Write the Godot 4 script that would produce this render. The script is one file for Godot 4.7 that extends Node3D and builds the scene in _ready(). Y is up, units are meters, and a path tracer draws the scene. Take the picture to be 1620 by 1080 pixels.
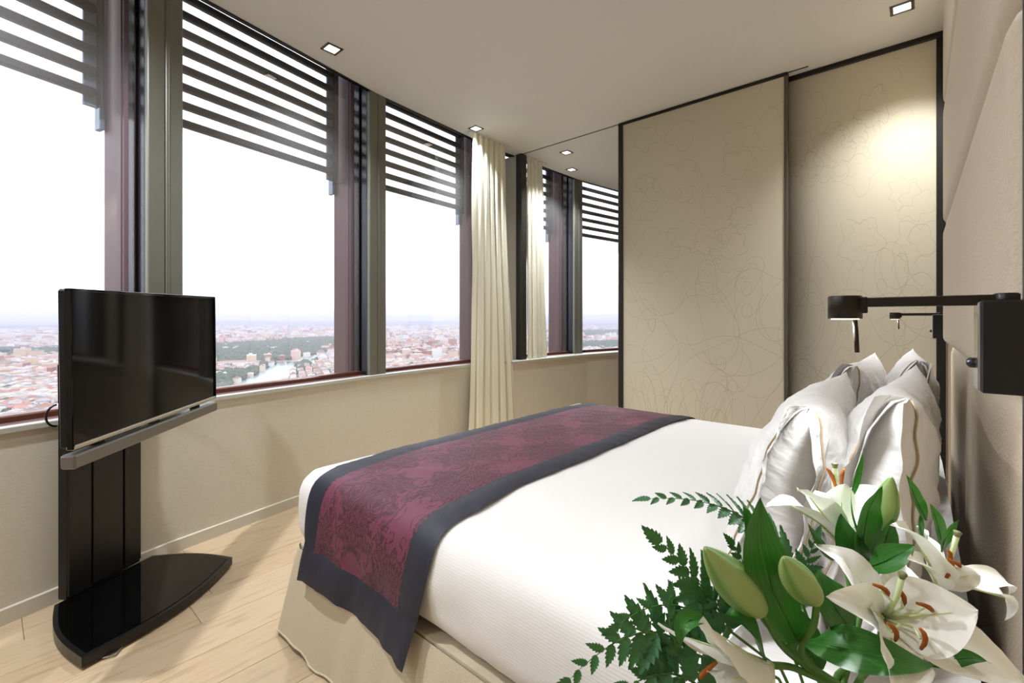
extends Node3D

# ---------------------------------------------------------------- frame and scale
const F := 730.0                 # focal length in pixels of the 1620x1080 frame
const HY := 505.0                # image row of the horizon
const EYE := 1.17                # eye height, metres
const YAW := 41.2                # degrees to the left of the headboard wall
const CEIL := 2.871
const GROUND := -130.0
var fwd := Vector3.ZERO
var rgt := Vector3.ZERO
var names := {}
var rng := RandomNumberGenerator.new()
var M := {}                      # materials

func setup_view() -> void:
	var a := deg_to_rad(YAW)
	fwd = Vector3(-sin(a), 0, -cos(a))
	rgt = Vector3(cos(a), 0, -sin(a))

func ray(px: float, py: float) -> Vector3:
	return fwd + rgt * ((px - 810.0) / F) + Vector3.UP * ((HY - py) / F)

func at(px: float, py: float, t: float) -> Vector3:      # pixel at depth t
	return Vector3(0, EYE, 0) + ray(px, py) * t

func at_y(px: float, py: float, y: float) -> Vector3:
	var d := ray(px, py)
	return Vector3(0, EYE, 0) + d * ((y - EYE) / d.y)

func pix(p: Vector3) -> Vector3:
	var v := p - Vector3(0, EYE, 0)
	var z := v.dot(fwd)
	return Vector3(810.0 + F * v.dot(rgt) / z, HY - F * v.y / z, z)

# ---------------------------------------------------------------- naming helpers
func numbered(called: String) -> String:
	var n: int = names.get(called, 0)
	names[called] = n + 1
	return called if n == 0 else "%s_%03d" % [called, n]

func thing(called: String, label: String, category: String, where := Vector3.ZERO, group := "") -> Node3D:
	var o := Node3D.new()
	o.name = numbered(called)
	add_child(o)
	o.position = where
	o.set_meta("label", label)
	o.set_meta("category", category)
	if group != "":
		o.set_meta("group", group)
	return o

func structure(called: String, where := Vector3.ZERO) -> Node3D:
	var o := Node3D.new()
	o.name = called
	add_child(o)
	o.position = where
	o.set_meta("kind", "structure")
	return o

func part(parent: Node, called: String, mesh: Mesh, m: Material, label := "") -> MeshInstance3D:
	var o := MeshInstance3D.new()
	o.name = called
	o.mesh = mesh
	o.material_override = m
	o.cast_shadow = GeometryInstance3D.SHADOW_CASTING_SETTING_ON
	parent.add_child(o, true)
	if label != "":
		o.set_meta("label", label)
	return o

# ---------------------------------------------------------------- mesh helpers
func st_new(smooth := true) -> SurfaceTool:
	var st := SurfaceTool.new()
	st.begin(Mesh.PRIMITIVE_TRIANGLES)
	st.set_smooth_group(0 if smooth else -1)
	return st

func done(st: SurfaceTool) -> ArrayMesh:
	st.generate_normals()
	return st.commit()

func tri(st: SurfaceTool, a: Vector3, b: Vector3, c: Vector3, out: Vector3) -> void:
	if (b - a).cross(c - a).dot(out) > 0.0:
		var k := b
		b = c
		c = k
	for p in [a, b, c]:
		st.set_uv(Vector2(p.x + p.z, -p.y))
		st.add_vertex(p)

func quad(st: SurfaceTool, a: Vector3, b: Vector3, c: Vector3, d: Vector3, out: Vector3) -> void:
	tri(st, a, b, c, out)
	tri(st, a, c, d, out)

# chamfered box in the frame t (its origin is the box's centre)
func add_box(st: SurfaceTool, t: Transform3D, size: Vector3, bevel := 0.003) -> void:
	st.set_smooth_group(-1)
	var h := size / 2.0
	var b := minf(bevel, minf(h.x, minf(h.y, h.z)) * 0.9)
	var cr := func(s: Vector3, axis: int) -> Vector3:
		var v := Vector3.ZERO
		for k in 3:
			v[k] = s[k] * (h[k] if k == axis else h[k] - b)
		return t * v
	for a in 3:
		var u := (a + 1) % 3
		var w := (a + 2) % 3
		for s in [-1.0, 1.0]:
			var q := []
			for pair in [[-1, -1], [1, -1], [1, 1], [-1, 1]]:
				var sg := Vector3.ZERO
				sg[a] = s
				sg[u] = pair[0]
				sg[w] = pair[1]
				q.append(cr.call(sg, a))
			var o := Vector3.ZERO
			o[a] = s
			quad(st, q[0], q[1], q[2], q[3], t.basis * o)
			if b > 0.0:
				for s2 in [-1.0, 1.0]:
					var s_lo := Vector3.ZERO
					s_lo[a] = s
					s_lo[u] = s2
					s_lo[w] = -1
					var s_hi := s_lo
					s_hi[w] = 1
					var o2 := Vector3.ZERO
					o2[a] = s
					o2[u] = s2
					quad(st, cr.call(s_lo, a), cr.call(s_hi, a), cr.call(s_hi, u), cr.call(s_lo, u), t.basis * o2)
	if b > 0.0:
		for i in 8:
			var sg := Vector3(1 if i & 1 else -1, 1 if i & 2 else -1, 1 if i & 4 else -1)
			tri(st, cr.call(sg, 0), cr.call(sg, 1), cr.call(sg, 2), t.basis * sg)

func tf(p: Vector3, turn := 0.0) -> Transform3D:
	return Transform3D(Basis(Vector3.UP, turn), p)

func box(size: Vector3, centre := Vector3.ZERO, bevel := 0.003, turn := 0.0) -> ArrayMesh:
	var st := st_new(false)
	add_box(st, tf(centre, turn), size, bevel)
	return done(st)

# box given by two x, y, z ranges
func span(a: Vector3, b: Vector3, bevel := 0.003) -> ArrayMesh:
	return box((b - a).abs(), (a + b) / 2.0, bevel)

# surface of nu x nv cells from f(u, v) with u, v in 0..1
func grid(nu: int, nv: int, f: Callable, uvs := Vector2.ONE, st: SurfaceTool = null, flip := false) -> SurfaceTool:
	if st == null:
		st = st_new()
	var p := []
	for j in nv + 1:
		for i in nu + 1:
			p.append(f.call(float(i) / nu, float(j) / nv))
	for j in nv:
		for i in nu:
			var ids := [j * (nu + 1) + i, j * (nu + 1) + i + 1, (j + 1) * (nu + 1) + i + 1, (j + 1) * (nu + 1) + i]
			var order := [0, 2, 1, 0, 3, 2]
			if flip:
				order = [0, 1, 2, 0, 2, 3]
			for k in order:
				var id: int = ids[k]
				st.set_uv(Vector2(float(id % (nu + 1)) / nu * uvs.x, float(id / (nu + 1)) / nv * uvs.y))
				st.add_vertex(p[id])
	return st

# round tube through points with radius r(k)
func tube(pts: Array, r: Callable, sides := 8, st: SurfaceTool = null) -> SurfaceTool:
	if st == null:
		st = st_new()
	st.set_smooth_group(0)
	var n := pts.size()
	var rings := []
	var side := Vector3.ZERO
	for k in n:
		var d: Vector3 = (pts[mini(k + 1, n - 1)] - pts[maxi(k - 1, 0)]).normalized()
		if side == Vector3.ZERO:
			side = d.cross(Vector3.UP if absf(d.y) < 0.9 else Vector3.RIGHT).normalized()
		side = (side - d * side.dot(d)).normalized()
		var up := d.cross(side)
		var ring := []
		for i in sides:
			var a := TAU * i / sides
			ring.append(pts[k] + (side * cos(a) + up * sin(a)) * float(r.call(float(k) / (n - 1))))
		rings.append(ring)
	for k in n - 1:
		for i in sides:
			var j := (i + 1) % sides
			var mid: Vector3 = (pts[k] + pts[k + 1]) / 2.0
			quad(st, rings[k][i], rings[k][j], rings[k + 1][j], rings[k + 1][i], (rings[k][i] + rings[k + 1][j]) / 2.0 - mid)
	for i in sides:
		var j := (i + 1) % sides
		tri(st, pts[0], rings[0][i], rings[0][j], pts[0] - pts[1])
		tri(st, pts[n - 1], rings[n - 1][i], rings[n - 1][j], pts[n - 1] - pts[n - 2])
	return st

func soft_noise(sd: int, freq: float, octaves := 1) -> FastNoiseLite:
	var n := FastNoiseLite.new()
	n.seed = sd
	n.frequency = freq
	n.fractal_octaves = octaves
	return n

func lathe(profile: Array, sides := 32, st: SurfaceTool = null) -> SurfaceTool:   # profile: Vector2(radius, y), bottom to top
	if st == null:
		st = st_new()
	st.set_smooth_group(0)
	for k in profile.size() - 1:
		var a: Vector2 = profile[k]
		var b: Vector2 = profile[k + 1]
		for i in sides:
			var t0 := TAU * i / sides
			var t1 := TAU * (i + 1) / sides
			var e0 := Vector3(cos(t0), 0, sin(t0))
			var e1 := Vector3(cos(t1), 0, sin(t1))
			var out := (e0 + e1) * (b.y - a.y) + Vector3.UP * (a.x - b.x) * 2.0
			quad(st, e0 * a.x + Vector3.UP * a.y, e1 * a.x + Vector3.UP * a.y, e1 * b.x + Vector3.UP * b.y, e0 * b.x + Vector3.UP * b.y, out)
	return st

func bez(a: Vector3, b: Vector3, c: Vector3, u: float) -> Vector3:
	return a.lerp(b, u).lerp(b.lerp(c, u), u)

# flat polygon (x, z) raised from y0 to y1 with a small chamfer on top
func prism(poly: Array, y0: float, y1: float, bevel := 0.0, st: SurfaceTool = null) -> SurfaceTool:
	if st == null:
		st = st_new(false)
	st.set_smooth_group(-1)
	var n := poly.size()
	var pv := PackedVector2Array(poly)
	var inner := pv
	if bevel > 0.0:
		var offs := Geometry2D.offset_polygon(pv, -bevel, Geometry2D.JOIN_MITER)
		if offs.size() and offs[0].size() == n:
			inner = offs[0]
			var best := 0
			for k in n:
				if inner[k].distance_to(pv[0]) < inner[best].distance_to(pv[0]):
					best = k
			var turned := PackedVector2Array()
			for k in n:
				turned.append(inner[(best + k) % n])
			if n > 2 and turned[1].distance_to(pv[1]) > turned[n - 1].distance_to(pv[1]):
				var back := PackedVector2Array([turned[0]])
				for k in range(n - 1, 0, -1):
					back.append(turned[k])
				turned = back
			inner = turned
	var c := Vector2.ZERO
	for p in pv:
		c += p / n
	var idx := Geometry2D.triangulate_polygon(inner)
	for k in range(0, idx.size(), 3):
		tri(st, v3(inner[idx[k]], y1), v3(inner[idx[k + 1]], y1), v3(inner[idx[k + 2]], y1), Vector3.UP)
	idx = Geometry2D.triangulate_polygon(pv)
	for k in range(0, idx.size(), 3):
		tri(st, v3(pv[idx[k]], y0), v3(pv[idx[k + 1]], y0), v3(pv[idx[k + 2]], y0), Vector3.DOWN)
	var area := 0.0
	for k in n:
		area += pv[k].cross(pv[(k + 1) % n])
	for k in n:
		var a := pv[k]
		var b := pv[(k + 1) % n]
		var o2 := Vector2((b - a).y, -(b - a).x) * signf(area)
		var out := Vector3(o2.x, 0, o2.y)
		quad(st, v3(a, y0), v3(b, y0), v3(b, y1 - bevel), v3(a, y1 - bevel), out)
		if bevel > 0.0:
			quad(st, v3(a, y1 - bevel), v3(b, y1 - bevel), v3(inner[(k + 1) % n], y1), v3(inner[k], y1), out.normalized() + Vector3.UP)
	return st

func v3(p: Vector2, y: float) -> Vector3:
	return Vector3(p.x, y, p.y)

# ---------------------------------------------------------------- materials
func mat(c: Color, rough := 0.8, metal := 0.0, spec := 0.5) -> StandardMaterial3D:
	var m := StandardMaterial3D.new()
	m.albedo_color = c
	m.roughness = rough
	m.metallic = metal
	m.metallic_specular = spec
	return m

func noise_tex(freq: float, ramp: Array, size := 512, octaves := 4, kind := FastNoiseLite.TYPE_SIMPLEX_SMOOTH, sd := 1) -> NoiseTexture2D:
	var n := FastNoiseLite.new()
	n.seed = sd
	n.noise_type = kind
	n.frequency = freq
	n.fractal_octaves = octaves
	var t := NoiseTexture2D.new()
	t.width = size
	t.height = size
	t.seamless = true
	t.noise = n
	if ramp.size():
		var g := Gradient.new()
		g.offsets = PackedFloat32Array([0.0, 1.0])
		g.colors = PackedColorArray([ramp[0], ramp[-1]])
		for k in range(1, ramp.size() - 1):
			g.add_point(float(k) / (ramp.size() - 1), ramp[k])
		t.color_ramp = g
	return t

func bumpy(m: StandardMaterial3D, t: Texture2D, cm: float) -> StandardMaterial3D:
	m.heightmap_enabled = true
	m.heightmap_texture = t
	m.heightmap_scale = cm
	return m

func triplanar(m: StandardMaterial3D, s: Vector3) -> StandardMaterial3D:
	m.uv1_triplanar = true
	m.uv1_world_triplanar = true
	m.uv1_scale = s
	return m

func weave_image(n: int, a: int, lo: float) -> ImageTexture:   # woven threads, one over one
	var im := Image.create(n, n, false, Image.FORMAT_RGB8)
	for y in n:
		for x in n:
			var over := (int(x / a) + int(y / a)) % 2 == 0
			var fx := sin(PI * (float(x % a) + 0.5) / a)
			var fy := sin(PI * (float(y % a) + 0.5) / a)
			var v := lo + (1.0 - lo) * (fy if over else fx)
			im.set_pixel(x, y, Color(v, v, v))
	return ImageTexture.create_from_image(im)

func rib_image(n: int, ribs: int) -> ImageTexture:
	var im := Image.create(8, n, false, Image.FORMAT_RGB8)
	for y in n:
		var v := pow(absf(sin(PI * ribs * float(y) / n)), 0.7)
		for x in 8:
			im.set_pixel(x, y, Color(v, v, v))
	return ImageTexture.create_from_image(im)

# damask: mirrored blossom shapes of cut pile on a satin ground; returns [colour, relief]
func damask(n: int) -> Array:
	var a := FastNoiseLite.new()
	a.seed = 11
	a.frequency = 0.012
	a.fractal_octaves = 3
	var b := FastNoiseLite.new()
	b.seed = 5
	b.frequency = 0.09
	b.fractal_octaves = 2
	var col := Image.create(n, n, false, Image.FORMAT_RGB8)
	var hi := Image.create(n, n, false, Image.FORMAT_RGB8)
	var satin := Color(0.40, 0.17, 0.255)
	var pile := Color(0.24, 0.075, 0.13)
	var half := n / 2
	for y in n:
		for x in n:
			var u := float(mini(x, n - x))
			var w := float(mini(y, n - y))
			var wob := Vector2(a.get_noise_2d(u, w + 300.0), a.get_noise_2d(u + 700.0, w)) * 24.0
			var p := Vector2(u, w) + wob
			var f := -1.0
			var ang := 0.0
			for c in [Vector2(0, 0), Vector2(half, half)]:
				var d := Vector2(u, w) - (c as Vector2)
				var r := Vector2(d.x, d.y * 0.85).length() / half
				var th := atan2(d.y, d.x)
				var petal := 0.62 + 0.10 * cos(th * 6.0) + 0.06 * sin(th * 14.0 + wob.x * 0.1)
				if petal - r > f:
					f = petal - r
					ang = th
			f += a.get_noise_2d(p.x * 2.0, p.y * 2.0) * 0.34
			var vein := b.get_noise_2d(p.x * 0.7 + cos(ang) * 40.0, p.y * 0.7)
			var k := clampf(f * 16.0 + 0.5, 0.0, 1.0)
			k *= clampf(0.72 + vein * 1.9, 0.15, 1.0)
			var fleck := 0.07 * b.get_noise_2d(x * 3.0, y * 3.0)
			col.set_pixel(x, y, satin.lerp(pile, clampf(k + fleck, 0, 1)))
			var hv := clampf(k * 0.8 + 0.12 + b.get_noise_2d(p.x * 2.2, p.y * 2.2) * 0.35 * k, 0, 1)
			hi.set_pixel(x, y, Color(hv, hv, hv))
	return [ImageTexture.create_from_image(col), ImageTexture.create_from_image(hi)]

# the continuous-line drawing printed on the sliding panels
func line_art(w: int, h: int, sd: int) -> ImageTexture:
	var r := RandomNumberGenerator.new()
	r.seed = sd
	var im := Image.create(w, h, false, Image.FORMAT_RGB8)
	var n := FastNoiseLite.new()
	n.seed = sd
	n.frequency = 0.25
	var cloth := Color(0.79, 0.755, 0.665)
	im.fill(cloth)
	var ink := Color(0.50, 0.455, 0.365)
	var stroke := func(pts: Array, k: float) -> void:
		for i in pts.size() - 1:
			var a: Vector2 = pts[i]
			var b: Vector2 = pts[i + 1]
			var steps := int(a.distance_to(b) * 1.5) + 1
			for s in steps:
				var p := a.lerp(b, float(s) / steps)
				for dx in 2:
					for dy in 2:
						var x := int(floor(p.x)) + dx
						var y := int(floor(p.y)) + dy
						if x < 0 or y < 0 or x >= w or y >= h:
							continue
						var c := k * maxf(0.0, 1.0 - absf(p.x - x)) * maxf(0.0, 1.0 - absf(p.y - y)) * 1.6
						im.set_pixel(x, y, im.get_pixel(x, y).lerp(ink, clampf(c, 0, 1) * 0.42))
	# clouds with lobed outlines in the upper half
	for k in 21:
		var c := Vector2(r.randf_range(0.02, 0.98) * w, r.randf_range(0.02, 0.47) * h)
		var rad := r.randf_range(0.055, 0.13) * w
		var lobes := r.randi_range(4, 7)
		var ph := r.randf() * TAU
		var amp := r.randf_range(0.12, 0.26)
		var start := r.randf() * TAU
		var sweep := r.randf_range(0.75, 1.05) * TAU
		var pts := []
		for i in 141:
			var a := start + sweep * i / 140.0
			var rr := rad * (0.72 + amp * 2.0 * sqrt(0.03 + pow(sin(lobes * 0.5 * a + ph), 2.0)) + 0.10 * sin(3.0 * a + ph * 2.1))
			var bend := a + 0.10 * sin(lobes * a + ph + 1.1)
			pts.append(c + Vector2(cos(bend) * rr * 1.15, sin(bend) * rr * 0.9))
		stroke.call(pts, r.randf_range(0.55, 1.0))
	# long stems, petals and loops in the lower half
	for k in 12:
		var p := Vector2(r.randf_range(0.05, 0.95) * w, r.randf_range(0.5, 1.0) * h)
		var dir := r.randf() * TAU
		var pts := [p]
		var turn := 0.0
		var step := w * 0.011
		for i in r.randi_range(120, 230):
			if i % 26 == 0:
				turn = r.randf_range(-0.13, 0.13)
				if r.randf() < 0.22:
					turn = 0.38 * signf(turn)
			elif i % 26 == 17 and absf(turn) > 0.3:
				turn *= 0.15
			dir += turn
			p += Vector2(cos(dir), sin(dir) * 1.25) * step
			if p.x < 0.02 * w or p.x > 0.98 * w or p.y < 0.46 * h or p.y > 0.995 * h:
				dir = lerp_angle(dir, (Vector2(w * 0.5, h * 0.75) - p).angle(), 0.12)
			pts.append(p)
		stroke.call(pts, r.randf_range(0.6, 1.0))
	for k in 6:
		var b := Vector2(r.randf_range(0.1, 0.9) * w, r.randf_range(0.78, 0.98) * h)
		for j in 4:
			var tip := b + Vector2(r.randf_range(-0.22, 0.22) * w, -r.randf_range(0.1, 0.24) * h)
			var side := (tip - b).orthogonal() * r.randf_range(0.18, 0.4)
			var pts := []
			for i in 61:
				var u := float(i) / 60.0
				var q := b.lerp(tip, sin(PI * u))
				pts.append(q + side * sin(TAU * u) * 0.5)
			stroke.call(pts, r.randf_range(0.5, 0.9))
	return ImageTexture.create_from_image(im)

func vein_image(base: Color, vein: Color) -> ImageTexture:    # parallel veins of a lily leaf
	var im := Image.create(8, 96, false, Image.FORMAT_RGB8)
	for y in 96:
		var v := absf(y / 47.5 - 1.0)
		var k := pow(absf(cos(v * PI * 4.0)), 24.0) * 0.55 + (0.8 if v < 0.03 else 0.0)
		for x in 8:
			im.set_pixel(x, y, base.lerp(vein, clampf(k, 0, 1)))
	return ImageTexture.create_from_image(im)

func make_materials() -> void:
	M.paint = mat(Color(0.85, 0.845, 0.83), 0.9)
	var wp := noise_tex(0.045, [Color(0.775, 0.75, 0.685), Color(0.81, 0.785, 0.72)], 512, 4)
	M.wallpaper = mat(Color.WHITE, 0.85, 0.0, 0.35)
	M.wallpaper.albedo_texture = wp
	triplanar(M.wallpaper, Vector3(1.1, 2.6, 1.1))
	bumpy(M.wallpaper, noise_tex(0.16, [], 512, 3, FastNoiseLite.TYPE_SIMPLEX, 4), 0.05)
	M.baseboard = mat(Color(0.78, 0.755, 0.70), 0.55)
	M.nosing = mat(Color(0.70, 0.70, 0.66), 0.4)
	M.dark_rail = mat(Color(0.115, 0.10, 0.085), 0.45, 0.3)
	M.post = mat(Color(0.20, 0.19, 0.165), 0.45, 0.3)
	M.stile = mat(Color(0.33, 0.295, 0.245), 0.45, 0.2)
	M.mullion = mat(Color(0.43, 0.43, 0.39), 0.42, 0.25)
	M.window_dark = mat(Color(0.085, 0.065, 0.06), 0.22, 0.35)
	M.frame_side = mat(Color(0.17, 0.17, 0.19), 0.2, 0.4)
	M.gasket = mat(Color(0.03, 0.03, 0.035), 0.5)
	M.window_brown = mat(Color(0.36, 0.20, 0.135), 0.35, 0.1)
	M.ledge_mauve = mat(Color(0.42, 0.33, 0.335), 0.35, 0.1)
	M.facade = mat(Color(0.30, 0.175, 0.20), 0.45, 0.2)
	M.louver = mat(Color(0.115, 0.08, 0.085), 0.5, 0.15)
	M.louver_bar = mat(Color(0.50, 0.545, 0.62), 0.45, 0.3)
	M.glass = mat(Color(1, 1, 1, 0.03), 0.0, 0.0, 0.5)
	M.glass.transparency = BaseMaterial3D.TRANSPARENCY_ALPHA
	# oak planks
	M.oak = []
	for k in 5:
		var base: Color = [Color(0.715, 0.63, 0.51), Color(0.685, 0.60, 0.48), Color(0.74, 0.655, 0.535), Color(0.70, 0.61, 0.485), Color(0.725, 0.64, 0.52)][k]
		var t := noise_tex(0.02, [base.darkened(0.13), base, base.lightened(0.05), base.darkened(0.05)], 512, 5, FastNoiseLite.TYPE_SIMPLEX_SMOOTH, 20 + k)
		var m := mat(Color.WHITE, 0.48, 0.0, 0.4)
		m.albedo_texture = t
		triplanar(m, Vector3(2.6, 1.0, 0.28))
		m.uv1_offset = Vector3(0.37 * k, 0, 0.21 * k)
		M.oak.append(m)
	M.gap = mat(Color(0.45, 0.36, 0.26), 0.9)
	M.panel = []
	for k in 2:
		var m := mat(Color.WHITE, 0.62, 0.0, 0.35)
		m.albedo_texture = line_art(1024, 2048, 41 + 17 * k)
		m.texture_repeat = false
		M.panel.append(m)
	var weave := weave_image(128, 8, 0.25)
	M.sheet = mat(Color(0.86, 0.85, 0.835), 0.85, 0.0, 0.3)
	bumpy(M.sheet, rib_image(256, 16), 0.026)
	M.cotton = mat(Color(0.86, 0.85, 0.835), 0.85, 0.0, 0.3)
	bumpy(M.cotton, noise_tex(0.02, [], 256, 3, FastNoiseLite.TYPE_SIMPLEX, 9), 0.25)
	M.piping = mat(Color(0.66, 0.58, 0.46), 0.8)
	var sk := noise_tex(0.05, [Color(0.72, 0.67, 0.575), Color(0.775, 0.73, 0.64)], 256, 3)
	M.skirt = mat(Color.WHITE, 0.9, 0.0, 0.3)
	M.skirt.albedo_texture = sk
	bumpy(M.skirt, weave, 0.09)
	M.skirt.uv1_scale = Vector3(1, 1, 1)
	M.bed_base = M.skirt
	M.navy = mat(Color(0.115, 0.115, 0.165), 0.6, 0.0, 0.45)
	M.navy.rim_enabled = true
	M.navy.rim = 0.08
	var dm := damask(512)
	M.damask = mat(Color.WHITE, 0.6, 0.0, 0.4)
	M.damask.albedo_texture = dm[0]
	M.damask.rim_enabled = true
	M.damask.rim = 0.14
	bumpy(M.damask, dm[1], 0.13)
	M.leather = mat(Color(0.74, 0.685, 0.60), 0.55, 0.0, 0.45)
	triplanar(M.leather, Vector3(5, 5, 5))
	bumpy(M.leather, noise_tex(0.06, [], 512, 2, FastNoiseLite.TYPE_CELLULAR, 3), 0.12)
	M.wall_side = mat(Color(0.72, 0.65, 0.54), 0.8)
	M.bronze = mat(Color(0.155, 0.125, 0.10), 0.38, 0.55)
	M.lamp_black = mat(Color(0.03, 0.028, 0.03), 0.35, 0.1)
	M.chrome = mat(Color(0.8, 0.79, 0.77), 0.2, 1.0)
	M.led = mat(Color(1, 0.96, 0.9), 0.5)
	M.led.emission_enabled = true
	M.led.emission = Color(1.0, 0.95, 0.88)
	M.led.emission_energy_multiplier = 2.5
	M.spot_frame = mat(Color(0.42, 0.41, 0.39), 0.35, 0.7)
	M.black_gloss = mat(Color(0.018, 0.018, 0.018), 0.04, 0.0, 0.4)
	M.black_satin = mat(Color(0.028, 0.026, 0.024), 0.36, 0.0, 0.45)
	M.black_edge = mat(Color(0.05, 0.052, 0.058), 0.3, 0.0, 0.5)
	M.screen = mat(Color(0.095, 0.095, 0.088), 0.06, 0.0, 0.33)
	M.silver = mat(Color(0.74, 0.71, 0.65), 0.35, 0.5)
	M.bar_grey = mat(Color(0.47, 0.455, 0.43), 0.4, 0.4)
	M.curtain = mat(Color(0.90, 0.89, 0.815), 0.9, 0.0, 0.2)
	M.curtain.backlight_enabled = true
	M.curtain.backlight = Color(0.42, 0.41, 0.36)
	bumpy(M.curtain, weave, 0.03)
	M.walnut = mat(Color(0.23, 0.165, 0.12), 0.5)
	M.vase = mat(Color(0.80, 0.79, 0.77), 0.15)
	# plants
	M.petal = mat(Color(0.945, 0.945, 0.925), 0.55, 0.0, 0.35)
	M.petal.backlight_enabled = true
	M.petal.backlight = Color(0.55, 0.56, 0.51)
	M.petal_green = mat(Color(0.80, 0.85, 0.62), 0.55)
	M.anther = mat(Color(0.60, 0.33, 0.09), 0.95)
	M.filament = mat(Color(0.80, 0.87, 0.66), 0.5)
	M.stigma = mat(Color(0.45, 0.44, 0.27), 0.6)
	M.stem = mat(Color(0.30, 0.48, 0.19), 0.5)
	M.leaf = mat(Color.WHITE, 0.38, 0.0, 0.45)
	M.leaf.albedo_texture = vein_image(Color(0.205, 0.44, 0.155), Color(0.30, 0.54, 0.23))
	M.leaf.backlight_enabled = true
	M.leaf.backlight = Color(0.30, 0.46, 0.10)
	M.bud = mat(Color.WHITE, 0.5)
	M.bud.vertex_color_use_as_albedo = true
	M.fern = mat(Color(0.235, 0.43, 0.26), 0.42, 0.0, 0.4)
	M.fern.backlight_enabled = true
	M.fern.backlight = Color(0.14, 0.25, 0.08)

# ---------------------------------------------------------------- window wall plan
var BAY := [-2.2, -0.77, 0.592, 1.955, 3.34, 4.76, 6.2]      # mullion places, metres towards -z

func wall_x(s: float) -> float:
	return -3.155 + 0.042 * (s - 3.5) * (s - 3.5)

func mul(i: int) -> Vector3:
	return Vector3(wall_x(BAY[i]), 0, -BAY[i])

func bay_t(i: int) -> Vector3:            # along bay i (mullion i to i + 1)
	return (mul(i + 1) - mul(i)).normalized()

func outward(t: Vector3) -> Vector3:
	return Vector3(t.z, 0, -t.x)

func mul_t(i: int) -> Vector3:
	if i == 0:
		return bay_t(0)
	if i == BAY.size() - 1:
		return bay_t(i - 1)
	return (bay_t(i - 1) + bay_t(i)).normalized()

# point on the wall polyline at mullion i, d metres outside the inner face
func wall_at(i: int, d: float) -> Vector2:
	var t := mul_t(i)
	var p := mul(i) + outward(t) * d
	return Vector2(p.x, p.z)

func strip_poly(i: int, d0: float, d1: float) -> Array:
	return [wall_at(i, d0), wall_at(i + 1, d0), wall_at(i + 1, d1), wall_at(i, d1)]

# box in the frame of a bay or mullion: along t, up, outward n
func add_local(st: SurfaceTool, origin: Vector3, t: Vector3, w0: float, w1: float, y0: float, y1: float, d0: float, d1: float, bevel := 0.003) -> void:
	var n := outward(t)
	var b := Basis(t, Vector3.UP, -n)
	var c := origin + t * ((w0 + w1) / 2.0) + Vector3.UP * ((y0 + y1) / 2.0) + n * ((d0 + d1) / 2.0)
	add_box(st, Transform3D(b, c), Vector3(w1 - w0, y1 - y0, d1 - d0), bevel)

func local_box(origin: Vector3, t: Vector3, w0: float, w1: float, y0: float, y1: float, d0: float, d1: float, bevel := 0.003) -> ArrayMesh:
	var st := st_new(false)
	add_local(st, origin, t, w0, w1, y0, y1, d0, d1, bevel)
	return done(st)

const SILL := 0.755
const ZBACK := 2.25
const ZFAR := -6.2

# ---------------------------------------------------------------- lights, camera, sky
const WARM := Color(0.965, 0.978, 1.0)

func make_view() -> void:
	var cam := Camera3D.new()
	cam.name = "camera"
	cam.near = 0.05
	cam.far = 40000.0
	cam.projection = Camera3D.PROJECTION_FRUSTUM
	cam.size = 2.0 * cam.near * 540.0 / F
	cam.frustum_offset = Vector2(0, (HY - 540.0) / F * cam.near)
	add_child(cam)
	cam.position = Vector3(0, EYE, 0)
	cam.rotation_degrees = Vector3(0, YAW, 0)
	cam.current = true
	var sky := ProceduralSkyMaterial.new()
	sky.sky_top_color = Color(0.95, 0.968, 1.0)
	sky.sky_horizon_color = Color(0.77, 0.775, 0.845)
	sky.sky_curve = 0.03
	sky.sky_energy_multiplier = 1.5
	sky.ground_bottom_color = Color(0.5, 0.5, 0.52)
	sky.ground_horizon_color = Color(0.72, 0.75, 0.82)
	sky.ground_energy_multiplier = 0.8
	var s := Sky.new()
	s.sky_material = sky
	var e := Environment.new()
	e.background_mode = Environment.BG_SKY
	e.sky = s
	e.tonemap_mode = Environment.TONE_MAPPER_LINEAR
	e.tonemap_exposure = 1.14
	e.sdfgi_enabled = true
	e.ssao_enabled = true
	e.ssil_enabled = true
	e.volumetric_fog_enabled = true
	e.volumetric_fog_density = 0.0
	var we := WorldEnvironment.new()
	we.name = "environment"
	we.environment = e
	add_child(we)

# recessed square ceiling lamps: x, z, strength, half beam angle, where it is
var SPOTS := [
	[-2.763, -1.437, 2.4, 54.0, "square ceiling downlight over the middle window by the television"],
	[-2.95, -2.882, 3.6, 54.0, "square ceiling downlight in front of the long curtain"],
	[-0.057, -3.297, 2.5, 54.0, "square ceiling downlight close to the right sliding panel"],
	[-2.681, -3.904, 3.0, 54.0, "inner square ceiling downlight seen through the open doorway"],
	[-2.943, -4.387, 3.0, 54.0, "square ceiling downlight next to the windows of the space beyond"],
	[-2.15, 0.1, 5.2, 75.0, "added unseen fill downlight on the ceiling near the window behind the television"],  # out of view, added and placed to brighten the wall under the window
	[-0.40, -0.72, 0.6, 34.0, "square ceiling downlight above the bedside flowers"],
	[-0.42, -1.95, 0.45, 75.0, "added unseen fill downlight on the ceiling above the pillows"],  # out of view, added as wide fill over the head of the bed
	[-1.35, -0.55, 0.1, 75.0, "added unseen fill downlight on the ceiling above the side of the bed"],  # out of view, added as faint fill along the bed
	[-1.3, 1.2, 2.0, 80.0, "added unseen fill downlight on the ceiling of the entrance part"],  # no known fixture here; added behind the camera to fill walls and panels
]

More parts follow.
